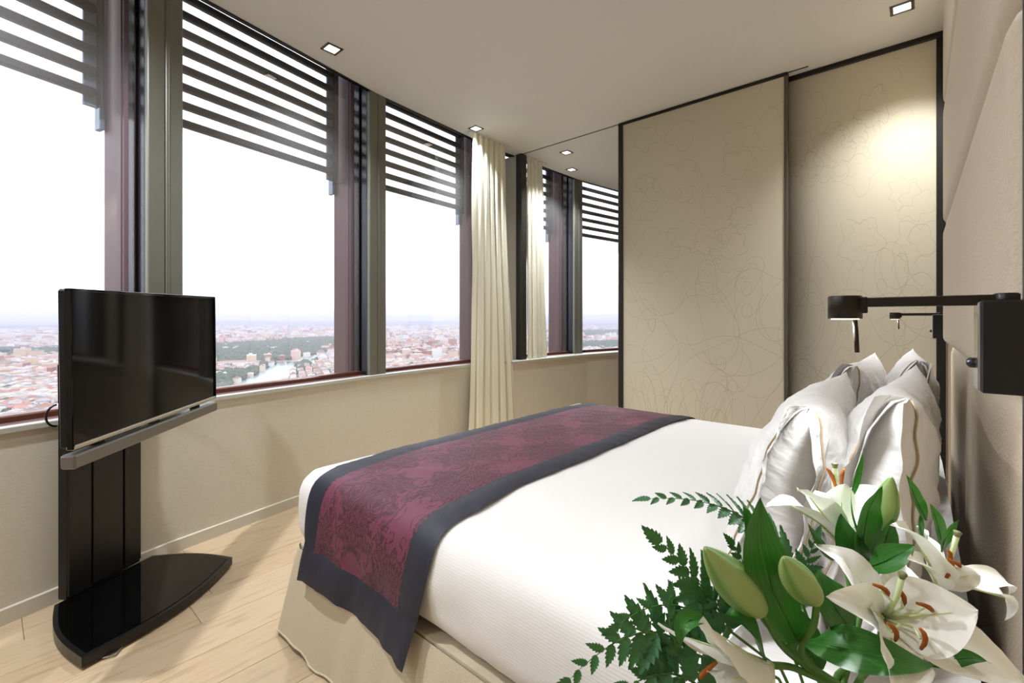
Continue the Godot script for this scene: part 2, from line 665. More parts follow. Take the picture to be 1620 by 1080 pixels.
func make_downlight(x: float, z: float, energy: float, beam: float, label: String) -> void:
	var o := thing("ceiling_downlight", label, "ceiling light", Vector3(x, CEIL, z), "recessed square ceiling downlights")
	var st := st_new(false)
	for k in 4:
		var a := PI / 2.0 * k
		add_box(st, Transform3D(Basis(Vector3.UP, a), Basis(Vector3.UP, a) * Vector3(0, -0.002, 0.044)), Vector3(0.104, 0.007, 0.015), 0.0015)
	part(o, "frame", done(st), M.spot_frame)
	part(o, "lens", box(Vector3(0.078, 0.004, 0.078), Vector3(0, -0.001, 0), 0.001), M.led, "glowing white lens")
	var l := SpotLight3D.new()
	l.name = "lamp_beam"
	l.light_color = WARM
	l.light_energy = energy
	l.light_size = 0.035
	l.spot_angle = beam
	l.spot_angle_attenuation = 1.0 if beam < 40.0 else 0.85
	l.spot_range = 12.0
	l.spot_attenuation = 2.0
	l.shadow_enabled = true
	o.add_child(l)
	l.position = Vector3(0, -0.02, 0)
	l.rotation_degrees = Vector3(-90, 0, 0)

# ---------------------------------------------------------------- room shell
func make_shell() -> void:
	# floor: a screed slab with oak planks laid along the bed's width
	var fl := structure("floor")
	part(fl, "screed", span(Vector3(-3.5, -0.2, ZFAR), Vector3(0.45, -0.014, ZBACK), 0.0), M.gap)
	rng.seed = 7
	var x := -3.4
	var col := 0
	while x < 0.2:
		var z := ZBACK - rng.randf_range(0.2, 1.6)
		var z1 := ZBACK
		while z1 > ZFAR + 0.05:
			var z0 := maxf(z, ZFAR + 0.02)
			if x + 0.185 > wall_x(-z1) - 0.15 or x + 0.185 > wall_x(-z0) - 0.15:
				part(fl, "plank", span(Vector3(x, -0.0139, z0 + 0.0006), Vector3(x + 0.1888, 0.0, z1 - 0.0006), 0.0012), M.oak[rng.randi() % 5])
			z1 = z
			z -= rng.randf_range(1.25, 1.9)
		x += 0.19
		col += 1
	# ceiling slab
	var poly := []
	for i in BAY.size():
		poly.append(wall_at(i, 0.022))
	poly[0] = Vector2(poly[0].x, ZBACK + 0.2)
	poly[-1] = Vector2(poly[-1].x, ZFAR - 0.2)
	poly.append(Vector2(0.45, ZFAR - 0.2))
	poly.append(Vector2(0.45, ZBACK + 0.2))
	var ce := structure("ceiling")
	part(ce, "plaster", done(prism(poly, CEIL, CEIL + 0.25)), M.paint)
	# closed void over the window heads
	var vd := structure("trim_4")
	for i in BAY.size() - 1:
		part(vd, "edge_strip", done(prism(strip_poly(i, 0.004, 0.030), CEIL - 0.008, CEIL + 0.25)), M.gasket)
		part(vd, "void_lid", done(prism(strip_poly(i, -0.05, 0.3), CEIL + 0.25, CEIL + 0.32)), M.gasket)
	# parapet, baseboard and sill under the windows
	var wl := structure("wall_window")
	var bb := structure("baseboard_window")
	var sill := structure("trim_1")
	for i in BAY.size() - 1:
		var deep := 0.0 if i < 4 else -0.13
		if i < 4:
			part(wl, "parapet", done(prism(strip_poly(i, 0.0, 0.3), -0.15, SILL - 0.012)), M.wallpaper)
			part(bb, "board", done(prism(strip_poly(i, -0.012, 0.02), 0.0, 0.062, 0.003)), M.baseboard)
			part(sill, "nosing", done(prism(strip_poly(i, -0.012, 0.03), SILL - 0.022, SILL, 0.003)), M.nosing)
			part(sill, "ledge", done(prism(strip_poly(i, 0.03, 0.2), SILL - 0.02, SILL - 0.002)), M.ledge_mauve)
		else:
			part(wl, "parapet", done(prism(strip_poly(i, deep, 0.3), -0.15, SILL - 0.012)), M.wallpaper)
			part(bb, "board", done(prism(strip_poly(i, deep - 0.012, deep + 0.02), 0.0, 0.062, 0.003)), M.baseboard)
			part(sill, "nosing", done(prism(strip_poly(i, deep - 0.012, 0.03), SILL - 0.022, SILL, 0.003)), M.nosing)
			part(sill, "ledge", done(prism(strip_poly(i, 0.03, 0.2), SILL - 0.02, SILL - 0.002)), M.ledge_mauve)
	# solid walls
	var wr := structure("wall_right")
	part(wr, "plaster", span(Vector3(0.14, -0.15, ZFAR - 0.2), Vector3(0.42, CEIL + 0.1, ZBACK + 0.2), 0.0), M.wall_side)
	var wb := structure("wall_back")
	part(wb, "plaster", span(Vector3(wall_x(-ZBACK) - 0.25, -0.15, ZBACK), Vector3(0.3, CEIL + 0.1, ZBACK + 0.25), 0.0), M.wallpaper)
	var wf := structure("wall_far")
	part(wf, "plaster", span(Vector3(-3.04, -0.15, ZFAR - 0.2), Vector3(0.3, CEIL + 0.1, ZFAR), 0.0), M.wallpaper)
	# stub wall and dark post where the window wall meets the sliding track
	var ws := structure("wall_partition")
	part(ws, "plaster", span(Vector3(-3.45, 0, -3.71), Vector3(-3.108, CEIL, -3.63), 0.002), M.wallpaper)
	var post := structure("trim_2")
	part(post, "post", span(Vector3(-3.112, 0, -3.70), Vector3(-3.036, CEIL, -3.615), 0.003), M.post)
	# track in the ceiling
	var tr := structure("trim_3")
	part(tr, "track", span(Vector3(-3.04, CEIL - 0.003, -3.652), Vector3(-0.545, CEIL + 0.01, -3.640), 0.001), M.dark_rail)

func make_windows() -> void:
	for i in BAY.size() - 1:
		var t := bay_t(i)
		var len := mul(i).distance_to(mul(i + 1))
		var o := mul(i)
		var w := structure("window_%d" % (i + 1))
		part(w, "pane", local_box(o, t, 0.03, len - 0.03, SILL - 0.01, CEIL + 0.25, 0.138, 0.142, 0.0), M.glass)
		part(w, "bottom_frame", local_box(o, t, 0.04, len - 0.04, SILL - 0.01, SILL + 0.026, 0.112, 0.18, 0.006), M.window_brown)
		part(w, "head_frame", local_box(o, t, 0.04, len - 0.04, CEIL + 0.2, CEIL + 0.25, 0.112, 0.18, 0.004), M.window_dark)
		# mullion on the far end of the bay, and one at the very start
		for k in ([i, i + 1] if i == 0 else [i + 1]):
			var mt := mul_t(k)
			var mo := mul(k)
			var mu := part(w, "mullion", local_box(mo, mt, -0.0775, -0.004, SILL - 0.002, CEIL, 0.0, 0.03, 0.004), M.mullion)
			var c2 := st_new(false)
			add_local(c2, mo, mt, 0.0, 0.0775, SILL - 0.002, CEIL, 0.0, 0.03, 0.004)
			add_local(c2, mo, mt, -0.006, 0.002, SILL - 0.002, CEIL, 0.006, 0.03, 0.0)
			add_local(c2, mo, mt, 0.012, 0.018, SILL - 0.002, CEIL, -0.002, 0.03, 0.001)
			part(mu, "cover_plate", done(c2), M.mullion)
			part(mu, "gasket", local_box(mo, mt, -0.074, 0.074, SILL - 0.002, CEIL + 0.25, 0.03, 0.045, 0.0), M.gasket)
			part(mu, "core", local_box(mo, mt, -0.068, 0.068, SILL - 0.002, CEIL + 0.25, 0.045, 0.115, 0.003), M.frame_side)
			part(mu, "outer_frame", local_box(mo, mt, -0.082, 0.082, SILL - 0.002, CEIL + 0.25, 0.115, 0.178, 0.004), M.window_dark)

func make_facade() -> void:
	var where := ["behind the entrance part of the room", "by the first window", "between the television window and the middle window", "between the middle window and the window by the curtain", "behind the long curtain", "in the doorway view, beside the grey mullion", "at the end of the space beyond"]
	for i in range(0, BAY.size()):
		var t := mul_t(i)
		var o := mul(i)
		var n := outward(t)
		var col := thing("facade_column", "tall maroon metal column outside the glass, " + where[i], "column", o + n * 0.31 + Vector3(0, -1.0, 0), "maroon facade columns")
		var st := st_new(false)
		var org := Vector3(0, 0, 0) - n * 0.31
		add_local(st, org, t, -0.085, 0.0, 0.0, 6.0, 0.2, 0.43, 0.012)
		part(col, "shaft", done(st), M.facade)
		part(col, "side_cover", local_box(org, t, -0.089, -0.083, 0.0, 6.0, 0.235, 0.33, 0.002), M.facade)
		part(col, "hanger_bar", local_box(org, t, -0.112, -0.088, 3.15, 6.0, 0.40, 0.455, 0.003), M.louver_bar)
	for i in BAY.size() - 1:
		var t := bay_t(i)
		var o := mul(i)
		var n := outward(t)
		var len := o.distance_to(mul(i + 1))
		var sides := ["behind the entrance", "above the window behind the television", "above the middle window", "above the window beside the curtain", "above the first window of the space beyond", "above the last window of the space beyond"]
		var lo := thing("sun_louver", "dark slatted sun screen outside, " + sides[i], "sun screen", o + n * 0.35 + Vector3(0, 2.2, 0), "slatted sun screens outside the windows")
		var org := -n * 0.35 - Vector3(0, 2.2, 0)
		for k in 11:
			var y0 := 2.2745 + 0.1042 * k
			part(lo, "slat", local_box(org, t, 0.10, len - 0.135, y0, y0 + 0.044, 0.318, 0.356, 0.008), M.louver)
		for e in [[0.10, 0.16], [len - 0.175, len - 0.115]]:
			part(lo, "end_bar", local_box(org, t, e[0], e[1], 2.235, 3.45, 0.361, 0.376, 0.002), M.louver_bar)
			part(lo, "edge_strip", local_box(org, t, e[1] - 0.008, e[1] + 0.004, 2.24, 3.45, 0.31, 0.376, 0.002), M.louver)

func make_panels() -> void:
	# panel on the front track
	var a := thing("sliding_panel", "beige sliding panel with cloud and leaf line drawing, beside the open doorway", "sliding door", Vector3(-1.3, 0, -3.645), "sliding panels printed with line drawings")
	make_panel(a, -0.607, 0.617, 2.846, M.panel[0])
	part(a, "left_stile", span(Vector3(-0.648, 0.004, -0.02), Vector3(-0.605, CEIL - 0.004, 0.02), 0.003), M.dark_rail)
	part(a, "right_stile", span(Vector3(0.615, 0.004, -0.019), Vector3(0.638, 2.85, 0.019), 0.003), M.stile)
	part(a, "head_rail", span(Vector3(-0.648, 2.846, -0.022), Vector3(0.638, CEIL - 0.002, 0.022), 0.003), M.dark_rail)
	var b := thing("sliding_panel", "beige sliding panel with cloud and leaf line drawing, beside the headboard", "sliding door", Vector3(-0.3, 0, -3.74), "sliding panels printed with line drawings")
	make_panel(b, -0.42, 0.393, 2.838, M.panel[1])
	part(b, "left_stile", span(Vector3(-0.44, 0.004, -0.02), Vector3(-0.418, 2.84, 0.02), 0.003), M.stile)
	part(b, "right_stile", span(Vector3(0.391, 0.004, -0.022), Vector3(0.432, 2.842, 0.022), 0.003), M.dark_rail)
	part(b, "head_rail", span(Vector3(-0.44, 2.838, -0.03), Vector3(0.432, CEIL - 0.001, 0.03), 0.003), M.dark_rail)

func make_panel(o: Node3D, x0: float, x1: float, top: float, m: Material) -> void:
	part(o, "core", span(Vector3(x0, 0.004, -0.015), Vector3(x1, top, 0.0105), 0.001), M.stile)
	var st := grid(1, 1, func(u: float, v: float): return Vector3(lerpf(x0, x1, u), lerpf(top, 0.004, v), 0.012), Vector2(1, 1), null, true)
	var edge := 0.0005
	quad(st, Vector3(x0, 0.004, 0.012), Vector3(x0, top, 0.012), Vector3(x0, top, 0.012 - edge), Vector3(x0, 0.004, 0.012 - edge), Vector3.LEFT)
	part(o, "fabric_face", done(st), m, "beige cloth printed with a thin brown line drawing")

func make_curtain(label: String, z0t: float, z1t: float, z0b: float, z1b: float, xc: float, ybot: float, folds: int, sd: int) -> void:
	var o := thing("curtain", label, "curtain", Vector3(xc, ybot, (z0t + z1t) / 2.0), "cream curtains")
	var n := soft_noise(sd, 0.9, 2)
	var ctr := (z0t + z1t) / 2.0
	var f := func(u: float, v: float, off: float) -> Vector3:
		var y := lerpf(CEIL - 0.006, ybot, v)
		var z := lerpf(lerpf(z0t, z0b, pow(v, 1.5)), lerpf(z1t, z1b, pow(v, 1.5)), u)
		var uu := u + 0.03 * n.get_noise_2d(u * 7.0, v * 1.3)
		var w := sin(TAU * folds * uu) + 0.35 * sin(TAU * folds * 2.0 * uu + 1.0 + v)
		var amp := 0.026 + 0.018 * n.get_noise_2d(u * 4.0 + 9.0, v * 0.8) + 0.008 * v
		return Vector3(w * amp + off, y - ybot, z - ctr + 0.014 * cos(TAU * folds * uu))
	var st := grid(folds * 14, 24, func(u: float, v: float): return f.call(u, v, 0.0), Vector2(14, 60))
	part(o, "cloth", done(st), M.curtain)
	var hem := grid(folds * 14, 2, func(u: float, v: float): return f.call(u, lerpf(0.955, 0.999, v), 0.0025), Vector2(14, 3))
	part(o, "hem", done(hem), M.curtain)
	part(o, "rail", span(Vector3(-0.03, CEIL - ybot - 0.008, z1t - ctr - 0.05), Vector3(0.03, CEIL - ybot, z0t - ctr + 0.05), 0.001), M.paint)

# ---------------------------------------------------------------- bed
const BX0 := -1.79        # foot
const BX1 := 0.075         # head
const BZ0 := -0.765        # side towards the camera
const BZ1 := -2.73
const BTOP := 0.63
const MBOT := 0.335

# rounded-rectangle outline point at parameter u in 0..1 round the bed, grown by g, corner radius r
func outline(u: float, g: float, r: float) -> Vector2:
	var x0 := BX0 - g
	var x1 := BX1
	var z0 := BZ0 + g
	var z1 := BZ1 - g
	var lx := x1 - x0
	var lz := z0 - z1
	var arc := PI * r / 2.0
	# start at head end of the near side, go to the foot, round, along the foot, round, back to the head
	var s1 := lx - r
	var s2 := lz - 2.0 * r
	var total := 2.0 * s1 + s2 + 2.0 * arc
	var s := u * total
	if s < s1:
		return Vector2(x1 - s, z0)
	s -= s1
	if s < arc:
		var a := s / r
		return Vector2(x0 + r - sin(a) * r, z0 - r + cos(a) * r)
	s -= arc
	if s < s2:
		return Vector2(x0, z0 - r - s)
	s -= s2
	if s < arc:
		var a := s / r
		return Vector2(x0 + r - cos(a) * r, z1 + r - sin(a) * r)
	s -= arc
	return Vector2(x0 + r + s, z1)

# height of the cover's top
func bed_top(x: float, z: float) -> float:
	var ex := clampf((x - BX0) / 0.42, 0.0, 1.0)
	var ez := clampf(minf(BZ0 - z, z - BZ1) / 0.42, 0.0, 1.0)
	return BTOP - 0.02 * (1.0 - ex) * (1.0 - ex) - 0.02 * (1.0 - ez) * (1.0 - ez)

# section through the mattress edge: v 0 bottom .. 1 where the top begins; returns (inset, y)
var edge_line: Array = []

func edge_profile(v: float) -> Vector2:
	if edge_line.is_empty():
		var pts := [Vector2(0.05, MBOT), Vector2(0.02, MBOT + 0.02), Vector2(0.004, MBOT + 0.06), Vector2(0.0, MBOT + 0.12), Vector2(0.004, MBOT + 0.175), Vector2(0.016, MBOT + 0.22), Vector2(0.04, MBOT + 0.25), Vector2(0.075, MBOT + 0.267), Vector2(0.13, MBOT + 0.276)]
		var fine := []
		for k in pts.size() - 1:
			for j in 10:
				fine.append(pts[k].cubic_interpolate(pts[k + 1], pts[maxi(k - 1, 0)], pts[mini(k + 2, pts.size() - 1)], j / 10.0))
		fine.append(pts[-1])
		var run := [0.0]
		for k in fine.size() - 1:
			run.append(run[-1] + fine[k].distance_to(fine[k + 1]))
		for i in 65:
			var d: float = run[-1] * i / 64.0
			var k := 0
			while k < fine.size() - 2 and run[k + 1] < d:
				k += 1
			edge_line.append(fine[k].lerp(fine[k + 1], clampf((d - run[k]) / maxf(run[k + 1] - run[k], 1e-6), 0.0, 1.0)))
	var f := clampf(v, 0.0, 1.0) * 64.0
	var i := mini(int(f), 63)
	return edge_line[i].lerp(edge_line[i + 1], f - i)

func make_bed() -> void:
	var o := thing("bed", "double bed with ribbed white cover over a beige skirted base", "bed", Vector3(-0.84, 0, -1.72))
	var sh := -o.position
	var n := soft_noise(3, 1.6, 2)
	# mattress under its white cover: side band then top
	var nu := 150
	var side := grid(nu, 24, func(u: float, v: float):
		var e := edge_profile(v)
		var p := outline(u, 0.0, 0.08)
		var q := outline(u, -e.x, maxf(0.08 - e.x, 0.02))
		p = q
		var w := n.get_noise_3d(p.x * 1.5, e.y * 3.0, p.y * 1.5)
		var pull := n.get_noise_3d(p.x * 5.0 + e.y * 5.0, e.y * 2.0, p.y * 5.0)
		var out := (p - Vector2(-0.9, -1.72)).normalized() * (0.010 * w + 0.004 * pull) * (1.0 - v * v)
		return Vector3(p.x + out.x, e.y + 0.006 * w * v * (1.0 - v), p.y + out.y) + sh, Vector2(2, 3.3))
	part(o, "mattress_side", done(side), M.sheet)
	var rim := edge_profile(1.0)
	var top := grid(60, 60, func(u: float, v: float):
		# square to rounded rectangle
		var x := lerpf(BX0 + rim.x, BX1, u)
		var z := lerpf(BZ0 - rim.x, BZ1 + rim.x, v)
		var y := bed_top(x, z) + 0.004 * n.get_noise_2d(x * 1.2, z * 1.2)
		var d := minf(x - BX0 - rim.x, minf(BZ0 - rim.x - z, z - BZ1 - rim.x))
		y = lerpf(rim.y, y, smoothstep(0.0, 0.25, d))
		return Vector3(x, y, z) + sh, Vector2(1, 16))
	part(o, "mattress_top", done(top), M.sheet)
	# base box and skirt
	var ring := []
	for k in 96:
		var bp := outline(k / 95.0, -0.006, 0.08)
		ring.append(bp + Vector2(sh.x, sh.z))
	part(o, "base", done(prism(ring, 0.09, MBOT - 0.004)), M.bed_base)
	for lx in [BX0 + 0.12, BX1 - 0.1]:
		for lz in [BZ0 - 0.12, BZ1 + 0.12]:
			part(o, "leg", span(Vector3(lx - 0.025, 0, lz - 0.025) + sh, Vector3(lx + 0.025, 0.095, lz + 0.025) + sh, 0.004), M.lamp_black)
	var skirt := grid(160, 12, func(u: float, v: float):
		var g := lerpf(-0.002, 0.045, pow(v, 0.8))
		var p := outline(u, g, lerpf(0.085, 0.07, v))
		var w := sin(u * 46.0) * 0.5 + n.get_noise_1d(u * 30.0)
		var out := (p - Vector2(-0.9, -1.72)).normalized() * 0.016 * w * v
		var y := lerpf(MBOT - 0.012, 0.016 + 0.018 * n.get_noise_1d(u * 9.0 + 40.0), v)
		return Vector3(p.x + out.x, y, p.y + out.y) + sh, Vector2(60, 4.5))
	part(o, "skirt", done(skirt), M.skirt, "woven beige bed skirt")
	var seam := []
	for k in 161:
		var u := k / 160.0
		var p := outline(u, 0.045, 0.07)
		var w := sin(u * 46.0) * 0.5 + n.get_noise_1d(u * 30.0)
		var out := (p - Vector2(-0.9, -1.72)).normalized() * 0.016 * w
		seam.append(Vector3(p.x + out.x, 0.018 + 0.018 * n.get_noise_1d(u * 9.0 + 40.0), p.y + out.y) + sh)
	part(o, "skirt_hem", done(tube(seam, func(_u): return 0.004, 5)), M.skirt)

# centre line of the runner: s 0 = hem on the near side, going over the bed; returns (y, z)
func runner_line(x: float, s: float, lift: float) -> Vector3:
	# build the section once per call: near drop, edge, top, far edge, far drop
	var hem := 0.272
	var prof := []
	prof.append(Vector2(hem, BZ0 + 0.012))
	for k in range(2, 13):
		var e := edge_profile(k / 12.0)
		if e.y > hem:
			prof.append(Vector2(e.y, BZ0 - e.x))
	for k in range(1, 8):
		var z := lerpf(BZ0 - 0.13, BZ1 + 0.13, k / 8.0)
		prof.append(Vector2(maxf(bed_top(x, z), 0.612), z))
	for k in range(12, 1, -1):
		var e := edge_profile(k / 12.0)
		prof.append(Vector2(e.y, BZ1 + e.x))
	prof.append(Vector2(hem, BZ1 - 0.012))
	var total := 0.0
	for k in prof.size() - 1:
		total += prof[k].distance_to(prof[k + 1])
	var d := s * total
	for k in prof.size() - 1:
		var l: float = prof[k].distance_to(prof[k + 1])
		if d <= l or k == prof.size() - 2:
			var f := minf(d / l, 1.0)
			var q: Vector2 = prof[k].cubic_interpolate(prof[k + 1], prof[maxi(k - 1, 0)], prof[mini(k + 2, prof.size() - 1)], f)
			var dir: Vector2 = (prof[k + 1] - prof[k]).normalized()
			var nrm := Vector2(dir.y, -dir.x)
			if nrm.dot(q - Vector2(0.3, -1.72)) < 0:
				nrm = -nrm
			q += nrm * lift
			return Vector3(x, q.x, q.y)
		d -= l
	return Vector3.ZERO

func make_runner() -> void:
	var o := thing("bed_runner", "burgundy damask bed runner with wide navy border hanging over the bed", "bed runner", Vector3(-1.30, 0.62, -1.72))
	var sh := -o.position
	var n := soft_noise(21, 1.0, 2)
	var x0 := -1.64
	var x1 := -0.95
	var bw := 0.098
	var f := func(u: float, v: float, lift: float) -> Vector3:      # u across 0..1, v along 0..1
		var x := lerpf(x0, x1, u)
		var hang := smoothstep(0.11, 0.0, minf(v, 1.0 - v))
		var p := runner_line(x, v, lift + 0.005)
		p.x += 0.006 * n.get_noise_2d(v * 9.0, u) + hang * 0.10 * -(u * 0.9 - 0.15) * 0.6
		var wave := sin(u * 7.0 + 0.6) * 0.018 + n.get_noise_2d(u * 5.0, v * 12.0) * 0.01
		p.z += hang * (wave + 0.016) * (1.0 if v < 0.5 else -1.0)
		p.y += hang * (0.016 * sin(u * 6.3 + 1.0) - 0.010 * pow(absf(u * 2.0 - 1.0), 3.0) * 3.0)
		p.y += 0.0025 * n.get_noise_2d(u * 6.0 + 3.0, v * 40.0)
		return p + sh
	var bu := bw / (x1 - x0)
	var bv := 0.043
	part(o, "damask_panel", done(grid(26, 130, func(u: float, v: float): return f.call(lerpf(bu - 0.01, 1.0 - bu + 0.01, u), lerpf(bv - 0.003, 1.0 - bv + 0.003, v), 0.003), Vector2(1.15, 5.0))), M.damask, "burgundy damask cloth")
	# border: four strips, mitred, slightly proud with rolled edges
	var strip := func(c00: Vector2, c10: Vector2, c01: Vector2, c11: Vector2, na: int, nb: int) -> ArrayMesh:
		# c00-c10 outer edge, c01-c11 inner edge in (u, v)
		return done(grid(na, nb, func(a: float, b: float):
			var q := c00.lerp(c10, a).lerp(c01.lerp(c11, a), b)
			var roll := 0.004 * sin(PI * clampf(b, 0.02, 0.98)) 
			return f.call(q.x, q.y, 0.003 + roll), Vector2(1, 1)))
	part(o, "border", strip.call(Vector2(0, 0), Vector2(0, 1), Vector2(bu, bv), Vector2(bu, 1.0 - bv), 130, 6), M.navy, "navy border")
	part(o, "border", strip.call(Vector2(1, 0), Vector2(1, 1), Vector2(1.0 - bu, bv), Vector2(1.0 - bu, 1.0 - bv), 130, 6), M.navy, "navy border")
	part(o, "border", strip.call(Vector2(0, 0), Vector2(1, 0), Vector2(bu, bv), Vector2(1.0 - bu, bv), 30, 6), M.navy, "navy border")
	part(o, "border", strip.call(Vector2(0, 1), Vector2(1, 1), Vector2(bu, 1.0 - bv), Vector2(1.0 - bu, 1.0 - bv), 30, 6), M.navy, "navy border")

func make_pillow(label: String, base: Vector3, lean: float, w: float, h: float, th: float, sd: int, yawed: float) -> void:
	var o := thing("pillow", label, "pillow", base, "white bed pillows")
	o.basis = Basis(Vector3.UP, yawed) * Basis(Vector3(0, 0, -1), Vector3(sin(lean), cos(lean), 0), Vector3(cos(lean), -sin(lean), 0))
	var n := soft_noise(sd, 1.0, 2)
	var shape := func(u: float, v: float, s: float) -> Vector3:     # u, v in -1..1, s = front or back
		var pin := 1.0 - 0.075 * (1.0 - v * v) * u * u
		var pin2 := 1.0 - 0.085 * (1.0 - u * u) * v * v
		var full := pow(maxf(0.0, (1.0 - pow(absf(u), 2.6)) * (1.0 - pow(absf(v), 2.4))), 0.5)
		var crease := n.get_noise_3d(u * 3.0, v * 3.0, s * 4.0) * 0.012 + n.get_noise_3d(u * 6.0 + v * 4.0, v * 3.0, s) * 0.005
		var sag := 1.0 - 0.22 * v
		var z := s * (th / 2.0 * full * sag + crease * full) - 0.008 * sin(u * 4.0 + sd)
		return Vector3(u * w / 2.0 * pin, h / 2.0 + v * h / 2.0 * pin2, z)
	var st := grid(44, 32, func(a: float, b: float): return shape.call(a * 2.0 - 1.0, b * 2.0 - 1.0, 1.0), Vector2(2, 2))
	grid(44, 32, func(a: float, b: float): return shape.call(a * 2.0 - 1.0, b * 2.0 - 1.0, -1.0), Vector2(2, 2), st, true)
	part(o, "cushion", done(st), M.cotton)
	# open end of the case: a loose flange towards the camera side
	var fl := func(a: float, b: float, s: float) -> Vector3:
		var v := a * 2.0 - 1.0
		var e: Vector3 = shape.call(-1.0, v, s)
		var inner: Vector3 = shape.call(-0.86, v, s)
		var out := inner.lerp(e, minf(b * 1.6, 1.0))
		var k := maxf(0.0, b - 0.35)
		out.x -= k * 0.085
		out.z = lerpf(inner.z + s * 0.003, s * (0.016 + 0.022 * (1.0 + n.get_noise_2d(v * 1.2, s * 3.0 + 5.0)) * (1.0 - v * v)) + 0.012 * sin(v * 2.6 + sd), smoothstep(0.0, 0.8, b))
		out.z += 0.004 * n.get_noise_2d(v * 2.5, b * 1.5 + s)
		return out
	var f2 := grid(36, 10, func(a: float, b: float): return fl.call(a, b, 1.0), Vector2(2, 0.4))
	grid(36, 10, func(a: float, b: float): return fl.call(a, b, -1.0), Vector2(2, 0.4), f2, true)
	part(o, "flange", done(f2), M.cotton)
	for s in [1.0, -1.0]:
		var line := []
		for k in 37:
			line.append(fl.call(k / 36.0, 0.42, s) + Vector3(-0.001, 0, s * 0.002))
		part(o, "piping", done(tube(line, func(_u): return 0.0017, 5)), M.piping, "thin beige piping")

# padded block with softly rounded front edges (front faces -x)
func pad(y0: float, y1: float, z0: float, z1: float, xf: float, xb: float, r: float) -> ArrayMesh:
	var hy := (y1 - y0) / 2.0
	var hz := (z1 - z0) / 2.0
	var cy := (y0 + y1) / 2.0
	var cz := (z0 + z1) / 2.0
	var ny := 26
	var nz := 40
	var soft := func(k: float) -> float:      # spread samples towards the edges
		return sin(k * PI / 2.0)
	return done(grid(nz, ny, func(u: float, v: float):
		var a: float = soft.call(u * 2.0 - 1.0)
		var b: float = soft.call(v * 2.0 - 1.0)
		var ey := hy - absf(b) * hy
		var ez := hz - absf(a) * hz
		var dy := clampf(1.0 - ey / r, 0.0, 1.0)
		var dz := clampf(1.0 - ez / r, 0.0, 1.0)
		var drop := 1.0 - sqrt(maxf(0.0, 1.0 - minf(dy * dy + dz * dz, 1.0)))
		return Vector3(lerpf(xf, xb, drop), cy + b * hy, cz + a * hz), Vector2(3, 1), null, true))

func make_headboard() -> void:
	var o := thing("headboard", "tall headboard of stacked padded beige leather panels behind the bed", "headboard", Vector3(0.11, 0, -1.72))
	var sh := -o.position
	part(o, "backing", span(Vector3(0.122, 0.0, -2.645) + sh, Vector3(0.139, CEIL - 0.002, -0.795) + sh, 0.001), M.bronze)
	var ys := [0.35, 1.063, 1.556, 2.05, 2.545, CEIL - 0.004]
	for k in 5:
		var xf := 0.108 if k == 0 else 0.084
		part(o, "padded_panel", pad(ys[k] + 0.001 + sh.y, ys[k + 1] - 0.001, -2.65 + sh.z, -0.797 + sh.z, xf + sh.x, 0.124 + sh.x, 0.035), M.leather)
	part(o, "edge_trim", span(Vector3(0.093, 0.0, -0.796) + sh, Vector3(0.139, CEIL - 0.003, -0.782) + sh, 0.002), M.lamp_black)

func make_lamp(label: String, z: float) -> void:
	var o := thing("reading_lamp", label, "wall lamp", Vector3(0.139, 1.14, z), "bronze swing-arm reading lamps")
	var sh := -o.position
	part(o, "wall_box", span(Vector3(0.0535, 1.089, z - 0.022) + sh, Vector3(0.1395, 1.191, z + 0.032) + sh, 0.002), M.lamp_black)
	part(o, "face_plate", span(Vector3(0.0515, 1.091, z - 0.020) + sh, Vector3(0.054, 1.189, z + 0.028) + sh, 0.0008), M.chrome)
	var sw := st_new()
	tube([Vector3(0.053, 1.120, z - 0.002) + sh, Vector3(0.047, 1.120, z - 0.002) + sh, Vector3(0.044, 1.120, z - 0.002) + sh], func(u): return 0.006 if u < 0.6 else 0.003, 12, sw)
	part(o, "switch", done(sw), M.lamp_black)
	part(o, "arm", span(Vector3(-0.052, 1.186, z - 0.006) + sh, Vector3(0.082, 1.198, z + 0.006) + sh, 0.0012), M.bronze)
	var pv := lathe([Vector2(0, 0), Vector2(0.011, 0), Vector2(0.011, 0.0125), Vector2(0.009, 0.014), Vector2(0, 0.014)], 20)
	part(o, "pivot", done(pv), M.lamp_black).position = Vector3(0.076, 1.1855, z) + sh
	var hd := lathe([Vector2(0, 0.001), Vector2(0.0165, 0.001), Vector2(0.0175, 0), Vector2(0.019, 0), Vector2(0.019, 0.0285), Vector2(0.0178, 0.030), Vector2(0, 0.030)], 36)
	var head := part(o, "lamp_head", done(hd), M.bronze)
	head.position = Vector3(-0.071, 1.171, z) + sh
	part(o, "lamp_lens", done(lathe([Vector2(0, -0.0012), Vector2(0.0155, -0.0012), Vector2(0.0155, 0.0012), Vector2(0, 0.0012)], 28)), M.led, "glowing lens under the lamp head").position = Vector3(-0.071, 1.171, z) + sh
	var l := SpotLight3D.new()
	l.name = "lamp_beam"
	l.light_color = WARM
	l.light_energy = 0.26
	l.light_size = 0.015
	l.spot_angle = 84.0
	l.spot_angle_attenuation = 1.0
	l.spot_range = 12.0
	l.spot_attenuation = 2.0
	l.shadow_enabled = true
	o.add_child(l)
	l.position = Vector3(-0.071, 1.166, z) + sh
	l.rotation_degrees = Vector3(-90, 0, 0)
	part(o, "arm_clasp", span(Vector3(-0.058, 1.178, z - 0.0075) + sh, Vector3(-0.047, 1.199, z + 0.0075) + sh, 0.001), M.bronze)
	part(o, "handle", done(tube([Vector3(-0.060, 1.172, z + 0.006) + sh, Vector3(-0.0585, 1.15, z + 0.006) + sh, Vector3(-0.0575, 1.127, z + 0.006) + sh], func(_u): return 0.0028, 12)), M.bronze)

